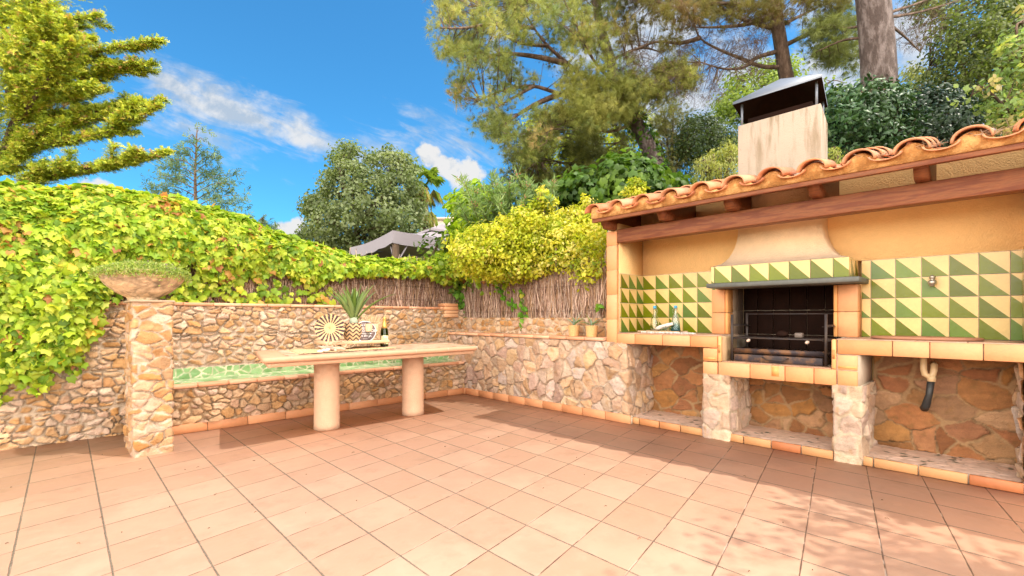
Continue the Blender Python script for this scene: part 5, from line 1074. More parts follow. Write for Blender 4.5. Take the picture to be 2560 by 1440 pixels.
def lerp_tab(tab): tab = np.array(tab); return lambda x: np.interp(x, tab[:, 0], tab[:, 1])
# left curtain of ivy hanging over the wall
topA = lerp_tab([(-3.2, 2.30), (-.3, 2.30), (-.05, 2.27), (.25, 2.34), (.61, 2.33), (.9, 2.36), (1.21, 2.34), (1.5, 2.27), (1.78, 2.10), (2.35, 2.06), (2.7, 1.95), (3.1, 1.88), (3.6, 1.88), (4.2, 2.02), (4.9, 2.25)])
botA = lerp_tab([(-3.2, .18), (-.35, .42), (-.25, .36), (-.12, .47), (-.03, .44), (.06, .58), (.14, .55), (.22, .75), (.30, .92), (.42, 1.18), (.6, 1.26), (.8, 1.30), (.95, 1.54), (1.2, 1.53), (1.45, 1.46), (1.8, 1.56), (2.2, 1.50), (2.6, 1.58), (3.1, 1.63), (3.5, 1.67), (4.0, 1.70), (4.9, 1.5)])
frontA = lerp_tab([(-3.2, 5.68), (.3, 5.66), (.6, 5.78), (4.9, 5.80)])
def fA(x, t_):
    zb, zt, yf = botA(x), topA(x), frontA(x); s_ = np.clip(t_, 0, 1); z = zb + (zt - zb) * np.sin(s_ * math.pi / 2) ** .9
    bulge = np.where(x < .5, .16, .13) * np.sin(np.clip(s_, 0, 1) * math.pi) ** .8 * (1 + .8 * (vnoise(x * 1.6 + 9, t_ * 2.5, 3) - .5)); y = yf - bulge + (6.15 - yf) * (1 - np.cos(s_ * math.pi / 2)) + np.clip(t_ - 1, 0, 1) * 1.5
    z = z - np.clip(t_ - 1, 0, 1) * .25 + (vnoise(x * 1.5, t_ * 2, 8) - .5) * .16 * np.clip(t_ * 1.5, 0, 1) + (vnoise(x * 5, t_ * 5, 9) - .5) * .10 * np.clip(t_, 0, 1)
    return np.stack([x, y, z], -1)
iv = thing('ivy_hedge', 'thick bright yellow-green ivy draping over the wall behind the stone bowl', 'ivy', (0, 5.9, 0))
def m1(x, t_, rg): return rg.random(len(x)) < np.clip(t_ * 9 + .2 + (vnoise(x * 9, t_ * 6, 2) - .5) * 2, 0, 1)
ivy_sheet('leaves', iv, (-2.6, 1.0), (0, 1.35), fA, 3700, .077, 11, mask=m1)
iv2 = thing('ivy_hedge', 'bright ivy hedge crowning the brushwood fence behind the bench', 'ivy', (2.8, 6, 0))
ivy_sheet('leaves', iv2, (1.0, 4.9), (0, 1.35), fA, 3300, .077, 12, mask=m1)
def hull(fn, X, T, nx, nt, off, name, parent, col):
    x, t_ = np.meshgrid(np.linspace(*X, nx), np.linspace(*T, nt), indexing='ij'); P = fn(x.ravel(), t_.ravel()); P[:, 1] += off[0] * np.clip(1.2 - np.abs(t_.ravel() - .5), .3, 1); P[:, 2] -= off[1] * np.clip(t_.ravel() * 2, 0, 1); P += (np.random.default_rng(1).random(P.shape) - .5) * .05
    I = np.arange(nx * nt).reshape(nx, nt); return mesh_from(name, P, np.stack([I[:-1, :-1], I[1:, :-1], I[1:, 1:], I[:-1, 1:]], -1).reshape(-1, 4), 'twig', parent, None)
hull(fA, (-2.6, 1.0), (.05, 1.35), 90, 30, (.13, .10), 'stems', iv, None); hull(fA, (1.0, 4.9), (.12, 1.35), 90, 26, (.14, .10), 'stems', iv2, None)
def vine(pts, n, seed, label, size=.085, spread=.05, pal=IV, w=IW, name='ivy_runner', nrm=(-.3, -1, .3)):
    P = np.array(pts, float); g = thing(name, label, 'ivy', tuple(P[0]), 'trailing ivy runners'); rg = np.random.default_rng(seed); tt = rg.random(n) * (len(P) - 1); i = tt.astype(int); f = (tt - i)[:, None]
    Q = P[i] * (1 - f) + P[np.minimum(i + 1, len(P) - 1)] * f + rg.normal(size=(n, 3)) * spread * [1, .4, 1]; q = MB(); q.tube(P, .005, 5); q.build('stem', 'twig', g)
    leaves('leaves', Q, unit(np.array(nrm) + rg.normal(size=(n, 3)) * .4), unit(np.array([0, 0, -1.]) + rg.normal(size=(n, 3)) * .5), size * (.5 + .6 * rg.random(n)), T_IVY, pick(pal, n, rg, .2, w), g)
GRN = [(0.14, 0.34, 0.03), (0.20, 0.42, 0.05), (0.10, 0.26, 0.02)]; GW = [.4, .3, .3]
def wB(px, py, X=4.60): return PX(px, py, X)
vine([wB(1135, 650), wB(1140, 700), wB(1155, 745), wB(1160, 795)], 110, 3, 'green ivy cascading over the brick stack at the wall corner', pal=GRN, w=GW, spread=.07)
vine([wB(1300, 720), wB(1310, 770), wB(1318, 800), wB(1312, 822)], 46, 4, 'ivy runner hanging down the middle of the brushwood fence', pal=GRN + [(0.5, .5, .05)], w=[.3, .3, .2, .2], spread=.05)
vine([wB(1235, 690), wB(1262, 745), wB(1292, 765)], 44, 5, 'thin ivy runner crossing the fence left of the middle runner', pal=GRN, w=GW, spread=.035, size=.07)
vine([wB(1496, 760, 4.58), wB(1505, 770, 4.58)], 4, 6, 'single green ivy leaf pair beside the barbecue post', pal=[(0.2, .42, .06)], w=[1], spread=.012, size=.10)
for k, pp in enumerate([[(490, 690), (500, 725), (520, 750)], [(560, 690), (600, 740), (640, 755)], [(640, 690), (680, 735), (720, 755)], [(760, 690), (790, 735), (815, 755)], [(420, 700), (455, 725), (470, 735)]]):
    vine([PY(a, b, 5.82) for a, b in pp], 60, 20 + k, ['ivy trailing down the fence just right of the stone bowl', 'ivy patch on the fence second from the stone bowl', 'ivy patch on the fence above the empty table end', 'ivy patch on the fence left of the agave', 'ivy spilling past the right rim of the stone bowl'][k], spread=.07)

# ================================================================== trees and shrubs
def tubes_from(lines, name, mat, parent):
    q = MB()
    for pts, r0, r1 in lines: q.tube(pts, np.linspace(r0, r1, len(pts)), 8 if r0 > .03 else 5)
    return q.build(name, mat, parent, smooth=True)
def crown(parent, poly, d0, d1, nclump, r, per, tmpl, size, pal, seed, limbs=None, twig=.006, w=None, holes=0., hs=70., thick=90, mat='leaf', up=.4, name='crown', dens_r=.75, width=1.0, droop=0., fmat='twig', updir=None, outw=1.0, xplane=None):
    rg = np.random.default_rng(seed); C = clump_points(poly, d0, d1, nclump, seed, thick, holes, hs)
    if xplane:   # a hedge lying along the wall line: move every clump along its own line of growth to that line
        v_ = C - [0, 0, CAMZ]; C = [0, 0, CAMZ] + v_ * ((xplane[0] + (xplane[1] - xplane[0]) * rg.random(nclump)) / v_[:, 0])[:, None]
    cs = .6 + .8 * rg.random(nclump)
    off = unit(rg.normal(size=(nclump, per, 3))); rad = (rg.random((nclump, per, 1)) ** .5) * r * cs[:, None, None]; flat = np.array([1, 1, dens_r]); P = C[:, None] + off * rad * flat
    ctr = C.mean(0); out = unit(C - ctr)[:, None]; N = unit(off * .8 + out * .5 * outw + np.array([0, 0, up]) + rg.normal(size=off.shape) * .45); D = unit(off * 1.0 + out * .4 + np.array([0, 0, .2 - droop]) + rg.normal(size=off.shape) * .35)
    if updir is not None: D = unit(off * .5 + np.array(updir) + rg.normal(size=off.shape) * .3)
    n = nclump * per; cb = pick(pal, nclump, rg, .14, w)[:, None] * (1 + (rg.random((nclump, per, 1)) - .5) * .4); bx = pick(pal, n, rg, .1, w).reshape(nclump, per, 3); c = cb * .65 + bx * .35
    leaves(name, P.reshape(-1, 3), N.reshape(-1, 3), D.reshape(-1, 3), size * (.6 + .7 * rg.random(n)), tmpl, c.reshape(-1, 3), parent, mat, width)
    if limbs is not None:
        L = np.concatenate(limbs); q = MB()
        for i in range(nclump):
            dd = np.linalg.norm(L - C[i], axis=1) + np.maximum(L[:, 2] - C[i][2], 0) * 1.5; b = L[dd.argmin()]; m_ = (b + C[i]) / 2 + rg.normal(size=3) * .06 * dd.min() - [0, 0, .05 * dd.min()]
            if dd.min() > .05: q.tube([b, m_, C[i]], [twig * (1.2 + dd.min() * .5), twig * .9, twig * .4], 4, cap=False)
        if q.n: q.build('branches', fmat, parent)
    return C
def tree(name, label, cat='tree', base=(0, 0, 0), group=None): return thing(name, label, cat, tuple(base), group)
def sstart(px, py, d): p_ = PD(px, py, d); return p_

# --- cypress at the far left
cy = tree('cypress_tree', 'golden-green cypress with long feathery boughs reaching in over the ivy', base=(PD(-60, 793, 6.8)[0], PD(-60, 793, 6.8)[1], .8))
trunk = px_line([(-60, 800, 6.8), (-45, 560, 6.8), (-20, 440, 6.75), (5, 400, 6.7), (30, 330, 6.6), (50, 250, 6.6), (20, 120, 6.6), (-20, -80, 6.6)])
br = [px_line(b) for b in ([(-20, 440, 6.75), (20, 425, 6.6), (60, 380, 6.5), (110, 360, 6.4), (200, 350, 6.3), (300, 318, 6.2), (395, 262, 6.1)],
      [(20, 370, 6.6), (90, 345, 6.5), (180, 310, 6.4), (290, 285, 6.3), (410, 248, 6.2)], [(35, 310, 6.6), (100, 290, 6.6), (180, 280, 6.6), (270, 275, 6.6), (350, 248, 6.6)],
      [(40, 270, 6.6), (110, 250, 6.7), (190, 245, 6.8), (268, 222, 6.8)], [(30, 200, 6.6), (110, 190, 6.5), (220, 190, 6.4), (300, 172, 6.3), (380, 158, 6.2)], [(20, 170, 6.6), (100, 150, 6.4), (200, 140, 6.3), (300, 118, 6.2), (402, 102, 6.1)],
      [(10, 110, 6.6), (90, 80, 6.5), (160, 55, 6.4), (248, 38, 6.3)], [(0, 60, 6.6), (60, 30, 6.5), (110, -20, 6.4)], [(-60, 520, 6.8), (60, 470, 6.5), (140, 432, 6.4), (250, 418, 6.3), (340, 400, 6.2), (418, 380, 6.1)], [(30, 330, 6.6), (90, 240, 6.0), (140, 170, 5.8), (170, 100, 5.7)], [(-20, 440, 6.7), (-60, 330, 6.2), (-100, 200, 6.0)], [(10, 140, 6.6), (70, 110, 6.1), (150, 90, 6.0), (230, 100, 5.9)], [(20, 230, 6.6), (80, 215, 6.2), (150, 225, 6.0), (220, 215, 5.9)])]
tubes_from([(trunk, .10, .03)] + [(b, .035, .006) for b in br], 'trunk', 'bark', cy)
rg = np.random.default_rng(401); main = list(br); subs = []
for b in main:
    ax_ = b[-1] - b[0]; Lb = np.linalg.norm(ax_)
    for q_ in range(int(Lb * 7)):
        f_ = .15 + .72 * rg.random(); i_ = int(f_ * (len(b) - 1)); s_ = rg.choice([-1, 1]); side_ = unit(np.cross(ax_, [0, 0, 1.0])) * s_; d_ = unit(unit(ax_) * 1.0 + side_ * .55 + np.array([0, 0, rg.normal() * .22 + .12])); L_2 = (.18 + .42 * (1 - f_)) * (.6 + .6 * rg.random())
        subs.append(np.array([b[i_], b[i_] + d_ * L_2 * .5 + [0, 0, -.01], b[i_] + d_ * L_2 + [0, 0, .02]]))
q = MB()
for b in subs: q.tube(b, [.006, .004, .002], 4)
q.build('side_boughs', 'bark', cy); br = main + subs
PP, NN, DD, CC, SZ = [], [], [], [], []
CYP = [(0.500, 0.550, 0.048), (0.375, 0.462, 0.042), (0.650, 0.638, 0.084), (0.213, 0.308, 0.042), (0.625, 0.352, 0.120)]
for bi, b in enumerate(br):
    L = np.linalg.norm(np.diff(b, axis=0), axis=1).sum(); n = int(L * (520 if bi < len(main) else 420)); tt = rg.random(n) ** .85 * (len(b) - 1.01); tt = np.maximum(tt, .12 * len(b) * (bi < len(main))); i = tt.astype(int); f = (tt - i)[:, None]; base = b[i] * (1 - f) + b[i + 1] * f; ax = unit(b[i + 1] - b[i])
    g_ = tt / (len(b) - 1); w_ = (.13 if bi < len(main) else .055) * (1 - g_) ** .8 * (0.25 + 1.3 * vnoise(tt * 2.1 + bi * 7, tt * 0, 41)) + .02; side = rg.normal(size=(n, 3)) * [1, 1, .45]; side[:, 2] += .25; P = base + side * w_[:, None] * .55
    PP.append(P); DD.append(unit(ax * 1.3 + side * .55 + [0, 0, .35])); NN.append(unit(rg.normal(size=(n, 3)) * .5 + [0, -.3, 1])); CC.append(pick(CYP, n, rg, .2, [.32, .26, .2, .17, .05])); SZ.append(.055 + .045 * rg.random(n))
C = clump_points([(-160, -60), (150, -60), (125, 40), (150, 90), (180, 130), (150, 200), (140, 260), (60, 300), (20, 330), (-60, 330), (-160, 200)], 5.9, 7.2, 150, 44)
for c in C: n = 80; o_ = rg.normal(size=(n, 3)) * [.17, .17, .06]; PP.append(c + o_); DD.append(unit(o_ * 3 + RT * .8 + [0, 0, .25])); NN.append(unit(rg.normal(size=(n, 3)) * .5 + [0, -.3, 1])); CC.append(pick(CYP, n, rg, .2, [.32, .26, .2, .17, .05])); SZ.append(.06 + .045 * rg.random(n))
leaves('crown', np.concatenate(PP), np.concatenate(NN), np.concatenate(DD), np.concatenate(SZ), spray(9, 3, .06), np.concatenate(CC), cy, 'needle')

# --- small blue-green conifer beyond
def conifer(label, px, d, ytop, ybot, spread, seed, extra=None):
    b0 = PD(px, ybot, d); g = tree('conifer_tree', label, base=(b0[0], b0[1], 1), group='thin conifers beyond the wall'); rg = np.random.default_rng(seed); tr_ = px_line([(px + 2, 800, d), (px, ybot, d), (px - 2, (ytop + ybot) / 2, d), (px + 3, ytop, d)]); lines = [(tr_, .10, .012)]; PP, DD = [], []
    for k in range(26):
        f = k / 26; y = ybot - (ybot - ytop) * (f * .92); L = spread * (1 - f) ** .8 * (.55 + .6 * rg.random()); sgn = 1 if k % 2 else -1; dd = rg.normal() * .5
        b = px_line([(px, y, d), (px + sgn * L * .5, y - 14 - L * .10, d + dd * .5), (px + sgn * L, y - 8 - L * .16 + rg.normal() * 6, d + dd)]); lines.append((b, .022, .005)); n = int(50 * (1 - f) ** 1.0) + 12
        if f > .78: n = 6
        tt = .2 + .85 * rg.random(n); P = b[0] * (1 - tt[:, None]) + b[-1] * tt[:, None] + rg.normal(size=(n, 3)) * [.22, .22, .12] * (1 - f * .5); PP.append(P); DD.append(unit(rg.normal(size=(n, 3)) * .5 + sgn * RT * .8 + [0, 0, .25]))
    tubes_from(lines, 'trunk', 'bark', g); P = np.concatenate(PP); n = len(P); leaves('crown', P, unit(rg.normal(size=(n, 3)) + [0, 0, .5]), np.concatenate(DD), .20 + .14 * rg.random(n), spray(7, 5, .06), pick([(0.10, 0.17, 0.08), (0.14, 0.22, 0.11), (0.19, 0.26, 0.11)], n, rg), g, 'needle')
conifer('thin blue-green conifer with a bare tip beyond the ivy hedge', 490, 17, 315, 560, 135, 71)
conifer('low conifer top just showing over the hedge left of the round tree', 655, 19, 545, 640, 45, 73)

# --- round evergreen oak
ok = tree('round_oak', 'big rounded grey-green evergreen tree behind the grey gazebo', base=(*PD(905, 760, 19)[:2], 1))
lm = [px_line(b) for b in ([(905, 760, 19), (900, 640, 19), (890, 560, 19), (880, 470, 19)], [(895, 600, 19), (840, 560, 18.8), (790, 560, 18.6)], [(890, 560, 19), (950, 500, 19), (990, 440, 19)], [(895, 540, 19), (860, 470, 19), (850, 420, 19)], [(800, 620, 19), (790, 580, 19), (800, 540, 18.6)])]
tubes_from([(l, .16, .03) for l in lm], 'trunk', 'bark', ok)
crown(ok, [(750, 600), (755, 530), (770, 495), (800, 490), (812, 450), (828, 400), (850, 370), (880, 358), (905, 378), (935, 390), (960, 372), (990, 372), (1010, 392), (1035, 410), (1042, 450), (1050, 500), (1062, 550), (1050, 590), (1000, 610), (900, 620), (850, 640), (800, 610)], 16.5, 21.5, 470, .40, 54, T_SMALL, .135, [(0.16, 0.20, 0.08), (0.22, 0.27, 0.12), (0.30, 0.34, 0.18), (0.10, 0.14, 0.05)], 81, lm, .012, holes=.40, hs=26, width=1.2, mat='leaf')
# --- palm
pa = tree('fan_palm', 'fan palm with drooping dry fronds at the right of the round tree', base=(*PD(1062, 780, 21)[:2], 1), cat='palm')
q = MB(); q.tube(px_line([(1062, 800, 21), (1060, 600, 21), (1058, 470, 21)]), [.22] * 9, 12); q.build('trunk', 'bark', pa, smooth=True)
rg = np.random.default_rng(91); head = PD(1055, 458, 21); V, F, C_ = [], [], []; nv = 0
for k in range(34):
    az = rg.random() * 6.283; el = rg.uniform(-1.35, 1.0); dry = el < -.2; L = .62 + .25 * rg.random(); d = np.array([math.cos(az) * math.cos(el), math.sin(az) * math.cos(el), math.sin(el)]); c0 = head + d * L * .75 - [0, 0, .9 if el < -.6 else 0]; sd_ = unit(np.cross(d, [0, 0, 1.0]) + .01); upv = np.cross(sd_, d)
    V += [head, head + sd_ * .02, c0 + sd_ * .015, c0]; F += [(nv, nv + 1, nv + 2), (nv, nv + 2, nv + 3)]; C_ += [(.25, .28, .08)] * 4; nv += 4
    for j in range(22):
        a = (j - 10.5) / 10.5 * 1.5; bd = unit(d * math.cos(a) + sd_ * math.sin(a) + np.array([0, 0, -.25 - .3 * abs(a)])); tip = c0 + bd * .55 * (.8 + .3 * rg.random()) - [0, 0, .12 + (.25 if dry else .0) + .1 * rg.random()]; mid = c0 + bd * .33; ww = np.cross(bd, upv) * .028
        V += [c0, mid - ww, tip, mid + ww]; F += [(nv, nv + 1, nv + 2), (nv, nv + 2, nv + 3)]; cc = np.array([0.42, 0.34, 0.13]) if dry and rg.random() < .6 else np.array([0.24, 0.34, 0.06]); C_ += [cc * (.8 + .4 * rg.random())] * 4; nv += 4
mesh_from('fronds', np.array(V), F, 'leaf', pa, np.array(C_))
# --- twiggy bare sapling + far house
q = MB(); rg = np.random.default_rng(97); b = px_line([(1114, 620, 19), (1113, 560, 19), (1115, 490, 19)]); q.tube(b, np.linspace(.02, .004, len(b)), 4)
for k in range(16): p_ = b[rg.integers(2, len(b))]; q.tube([p_, p_ + np.array([*(RT[:2] * rg.normal() * .35), .18 + .25 * rg.random()])], [.006, .002], 3)
tag(q.build('bare_sapling', 'twig'), 'thin leafless sapling standing against the sky right of the palm', 'tree')
fh = thing('distant_house', 'sliver of a pale house with a flat roof edge far behind the gazebo', 'house', (*PD(1120, 640, 30)[:2], 0))
p0, p1 = PD(1062, 560, 30), PD(1260, 560, 30); e = unit(p1 - p0); nb = np.array([-e[1], e[0], 0]) * 1.0
def obox(q, O, a, b, c, col=(1, 1, 1)): O, a, b, c = (np.array(v, float) for v in (O, a, b, c)); q.add([O, O + a, O + b, O + a + b, O + c, O + a + c, O + b + c, O + a + b + c], [(0, 2, 3, 1), (4, 5, 7, 6), (0, 1, 5, 4), (1, 3, 7, 5), (3, 2, 6, 7), (2, 0, 4, 6)], col)
zr = PD(1100, 549, 30)[2]
if nb @ p0 < 0: nb = -nb
q = MB(); obox(q, (p0[0], p0[1], .5), (p1 - p0) * [1, 1, 0], nb * 5, (0, 0, zr - .5), (0.62, 0.55, 0.46)); q.build('wall', 'palerender', fh)
q = MB(); obox(q, (p0[0] - e[0] * .3 - nb[0] * .25, p0[1] - e[1] * .3 - nb[1] * .25, zr), (p1 - p0) * [1.08, 1.08, 0], nb * 5.4, (0, 0, .10), (0.66, 0.50, 0.40)); q.build('roof', 'palerender', fh)

# --- gazebo
gz = thing('garden_gazebo', 'grey fabric gazebo roof on a grey post behind the hedge', 'gazebo', (*PD(985, 700, 9.2)[:2], 1))
dg_ = 9.0; A_ = PD(982, 573, dg_); Bp = PD(885, 640, 10.8); Cp = PD(1225, 592, 10.6); lift = A_[2]; lv = (Bp[2] + 0) 
A_ = np.array(A_); zE = A_[2] - .02; Lc = PD(876, 573, 11.2); Rc = PD(1330, 573, 11.6); Fc = Lc + Rc - A_
Lc[2] = zE; Rc[2] = zE; Fc[2] = zE; A_[2] = zE; ctr = (A_ + Fc) / 2; ap_ = ctr + np.array([0, 0, .50])
def gz_panel(q, a, b, ap, col, k=8):
    V = []; 
    for i in range(k + 1):
        f = i / k
        for j in range(k + 1): g2 = j / k; p_ = (a * (1 - g2) + b * g2) * (1 - f) + ap * f; sag = .10 * math.sin(f * math.pi) + .05 * math.sin(g2 * math.pi) * (1 - f); V.append(p_ - [0, 0, sag])
    q.add(V, [(i * (k + 1) + j, i * (k + 1) + j + 1, (i + 1) * (k + 1) + j + 1, (i + 1) * (k + 1) + j) for i in range(k) for j in range(k)], col)
q = MB()
for a, b in ((Lc, A_), (A_, Rc), (Rc, Fc), (Fc, Lc)): gz_panel(q, a, b, ap_ , (1, 1, 1))
cano = q.build('canopy', 'fabric', gz, smooth=True)
q = MB(); tcap = ap_ + [0, 0, .10]
for a, b in ((Lc, A_), (A_, Rc), (Rc, Fc), (Fc, Lc)): a2 = ctr + (a - ctr) * .28; b2 = ctr + (b - ctr) * .28; z_ = ap_[2] - .13; a2[2] = z_; b2[2] = z_; q.add([a2, b2, tcap], [(0, 1, 2)]); q.add([a2, b2, b2 - [0, 0, .05], a2 - [0, 0, .05]], [(0, 1, 2, 3)])
q.build('vent_cap', 'fabric', cano)
q = MB()
for a, b in ((Lc, A_), (A_, Rc), (Rc, Fc), (Fc, Lc)):
    k = 14; V = []
    for i in range(k + 1): f = i / k; p_ = a * (1 - f) + b * f - [0, 0, .05 * math.sin(f * math.pi)]; o2 = unit(p_ - ctr) * .012 * math.sin(i * 2.1); V += [p_ + [0, 0, .0], p_ + o2 - [0, 0, .24 + .012 * math.sin(i * 1.7)]]
    q.add(V, [(2 * i, 2 * i + 1, 2 * i + 3, 2 * i + 2) for i in range(k)])
q.build('valance', 'fabric', cano, smooth=True)
for c in (A_, Lc, Rc, Fc):
    c2 = ctr + (c - ctr) * .955; q = MB(); q.box(c2[0] - .05, c2[0] + .05, c2[1] - .05, c2[1] + .05, .9, zE - .02); q.build('post', 'twig', gz)
q = MB(); c2 = ctr + (A_ - ctr) * .955
for tgt in (Lc, Rc): d = unit((tgt - A_) * [1, 1, 0]); q.tube([c2 + [0, 0, -.55], c2 + d * .10 + [0, 0, -.5], c2 + d * .30 + [0, 0, -.18], c2 + d * .55 + [0, 0, -.10]], .018, 6)
q.tube([c2 + [0, 0, -.1], ap_ - [0, 0, .3]], .02, 6); q.build('braces', 'fabric', gz, smooth=True)

# --- leaning umbrella pine and its smaller neighbour
PINE = [(0.264, 0.301, 0.065), (0.336, 0.358, 0.091), (0.192, 0.243, 0.072), (0.456, 0.448, 0.130), (0.456, 0.307, 0.130), (0.192, 0.269, 0.117)]; PW = [.30, .23, .2, .12, .06, .09]
TUFT = tuft(26, 5, .9, .016)
pn = tree('umbrella_pine', 'leaning umbrella pine with ivy on its trunk, spreading a wide crown to the left', base=(*PD(1660, 500, 9)[:2], 1.5))
tk = px_line([(1665, 520, 9), (1645, 430, 9), (1605, 335, 9), (1570, 275, 9), (1540, 210, 9), (1525, 150, 9), (1500, 60, 9), (1480, -60, 9)])
L_ = [px_line(b) for b in ([(1540, 210, 9), (1460, 190, 8.9), (1420, 160, 8.8), (1370, 115, 8.7), (1335, 70, 8.6), (1300, 10, 8.5)], [(1420, 160, 8.8), (1330, 140, 8.6), (1250, 135, 8.5), (1180, 150, 8.3)], [(1560, 260, 9), (1470, 255, 8.8), (1400, 235, 8.7), (1330, 215, 8.5), (1260, 225, 8.3), (1200, 250, 8.2)], [(1400, 235, 8.7), (1340, 260, 8.6), (1290, 290, 8.5), (1250, 320, 8.4)], [(1335, 215, 8.5), (1290, 240, 8.3), (1240, 270, 8.1)],
     [(1545, 210, 9), (1490, 160, 8.4), (1440, 60, 8.0), (1400, -20, 7.8)], [(1530, 150, 9), (1600, 120, 9.1), (1650, 130, 9.2)], [(1335, 70, 8.6), (1240, 60, 8.3), (1160, 70, 8.1), (1100, 70, 8.0)], [(1560, 260, 9), (1620, 210, 8.7), (1690, 180, 8.5)], [(1370, 115, 8.7), (1280, 100, 8.3), (1210, 20, 8.1)], [(1590, 300, 9), (1520, 330, 8.8), (1430, 300, 8.6), (1370, 330, 8.5)])]
tubes_from([(tk, .17, .07)], 'trunk', 'graybark', pn); tubes_from([(l, .055 if i < 4 else .035, .010) for i, l in enumerate(L_)], 'limbs', 'bark', pn)
crown(pn, [(1090, -60), (1078, 60), (1098, 110), (1108, 190), (1140, 245), (1160, 290), (1210, 330), (1258, 372), (1300, 400), (1360, 380), (1400, 300), (1330, 275), (1300, 200), (1420, 200), (1470, 230), (1540, 300), (1600, 260), (1640, 200), (1560, 110), (1540, -60)], 7.2, 9.8, 300, .22, 24, TUFT, .135, PINE, 121, L_ + [tk[8:]], .007, PW, holes=.46, hs=34, mat='needle', up=.2, thick=110, fmat='bark', name='crown')
crown(pn, [(1410, 200), (1500, 210), (1600, 200), (1720, 150), (1740, 200), (1700, 230), (1640, 290), (1590, 250), (1560, 300), (1480, 310), (1400, 280)], 7.8, 8.6, 90, .20, 38, TUFT, .13, PINE[:4], 123, L_, .006, [.2, .3, .1, .4], mat='needle', up=.4, fmat='bark', name='crown', thick=60)
crown(pn, [(1090, -60), (1100, 130), (1160, 270), (1260, 370), (1400, 330), (1540, 300), (1740, 220), (1700, 130), (1640, -60)], 8.0, 9.8, 130, .22, 8, tuft(9, 9, .8, .01), .13, [(0.30, 0.20, 0.15), (0.36, 0.27, 0.2)], 125, L_, .005, mat='twig', fmat='twig', name='dead_twigs')
# ivy on its trunk
rg = np.random.default_rng(131); n = 520; i = rg.integers(2, len(tk) - 12, n); P = tk[i] + (tk[i + 1] - tk[i]) * rg.random((n, 1)) + unit(rg.normal(size=(n, 3)) + RT * .8) * (.19 + .05 * rg.random((n, 1))); P[:, 2] += rg.normal(size=n) * .05
leaves('trunk_ivy', P, unit(P - tk[i] + rg.normal(size=(n, 3)) * .1), unit(np.array([0, 0, -1.]) + rg.normal(size=(n, 3)) * .4), .085 * (.6 + .5 * rg.random(n)), T_IVY, pick([(0.08, 0.17, 0.02), (0.15, 0.27, 0.03), (0.05, .11, .02)], n, rg), pn)

sm = tree('small_pine', 'small bushy pine under the leaning pine, with layered low branches', base=(*PD(1515, 560, 11)[:2], 1.3))
tk2 = px_line([(1530, 560, 11), (1512, 450, 11), (1500, 400, 11), (1492, 360, 11), (1470, 320, 11), (1440, 290, 11)]); l2 = [tk2]
for k in range(14): y = 440 - k * 9; sg_ = -1 if k % 3 else 1; L = (200 if sg_ < 0 else 95) * (.6 + .5 * rg.random()); l2.append(px_line([(1508 - k * 2, y, 11), (1508 + sg_ * L * .5, y - 20 + rg.normal() * 8, 10.6), (1508 + sg_ * L, y - 6 - rg.random() * 40, 10.2)]))
tubes_from([(tk2, .09, .03)] + [(l, .022, .005) for l in l2[1:]], 'trunk', 'bark', sm)
crown(sm, [(1262, 395), (1280, 350), (1330, 330), (1370, 290), (1440, 255), (1520, 270), (1580, 330), (1600, 400), (1585, 450), (1500, 470), (1380, 490), (1290, 470), (1250, 440)], 9.8, 11.6, 230, .24, 30, TUFT, .14, [(0.15, 0.17, 0.04), (0.20, 0.21, 0.045), (0.11, 0.13, 0.035), (0.30, .32, .08)], 141, l2, .006, holes=.30, hs=45, mat='needle', thick=80, fmat='bark')
# light shrubs filling behind it
lb_ = tree('backlit_shrub', 'bright yellow-green shrub glowing through behind the small pine', cat='shrub', base=(*PD(1480, 600, 13)[:2], 1.2)); q = MB(); q.tube(px_line([(1480, 600, 13), (1470, 450, 13), (1460, 350, 13)]), .04, 6); q.build('stem', 'bark', lb_)
crown(lb_, [(1290, 470), (1280, 400), (1320, 300), (1400, 265), (1500, 250), (1590, 270), (1640, 300), (1640, 400), (1600, 480), (1400, 500)], 12.2, 14.5, 300, .35, 46, T_SMALL, .085, [(0.42, 0.46, 0.05), (0.52, 0.56, 0.08), (0.34, 0.40, 0.05)], 143, None, width=1.2)

# --- second pine above the chimney
p2 = tree('pine_tree', 'dark pine rising straight behind the chimney, with low curving boughs', base=(*PD(1985, 420, 8.5)[:2], 2.2))
tk3 = px_line([(2010, 420, 8.6), (1985, 260, 8.6), (1965, 190, 8.6), (1950, 100, 8.6), (1935, 0, 8.6), (1925, -120, 8.6)])
L3 = [px_line(b) for b in ([(1945, 168, 8.6), (1900, 165, 8.6), (1850, 145, 8.5), (1800, 125, 8.4), (1750, 95, 8.3), (1735, 50, 8.2)], [(1750, 95, 8.3), (1700, 108, 8.2), (1640, 105, 8.1), (1560, 135, 8.0)], [(1938, 130, 8.6), (1890, 145, 8.4), (1860, 168, 8.3), (1810, 172, 8.2), (1750, 155, 8.1)], [(1965, 112, 8.6), (2020, 85, 8.5), (2080, 55, 8.4), (2125, 5, 8.3), (2150, -60, 8.2)], [(1930, 70, 8.6), (1860, 50, 8.4), (1800, 15, 8.2), (1760, -40, 8.1)], [(1925, 15, 8.6), (1850, 10, 8.3), (1750, 10, 8.0), (1640, 30, 7.8)], [(1925, 45, 8.6), (1860, 62, 8.2), (1790, 68, 8.0), (1740, 68, 7.8)], [(1960, 60, 8.6), (2000, 40, 8.8), (2060, 10, 9)], [(1735, 50, 8.2), (1690, 20, 8.0), (1620, 0, 7.9)])]
tubes_from([(tk3, .13, .10)], 'trunk', 'bark', p2); tubes_from([(l, .042, .009) for l in L3], 'limbs', 'bark', p2)
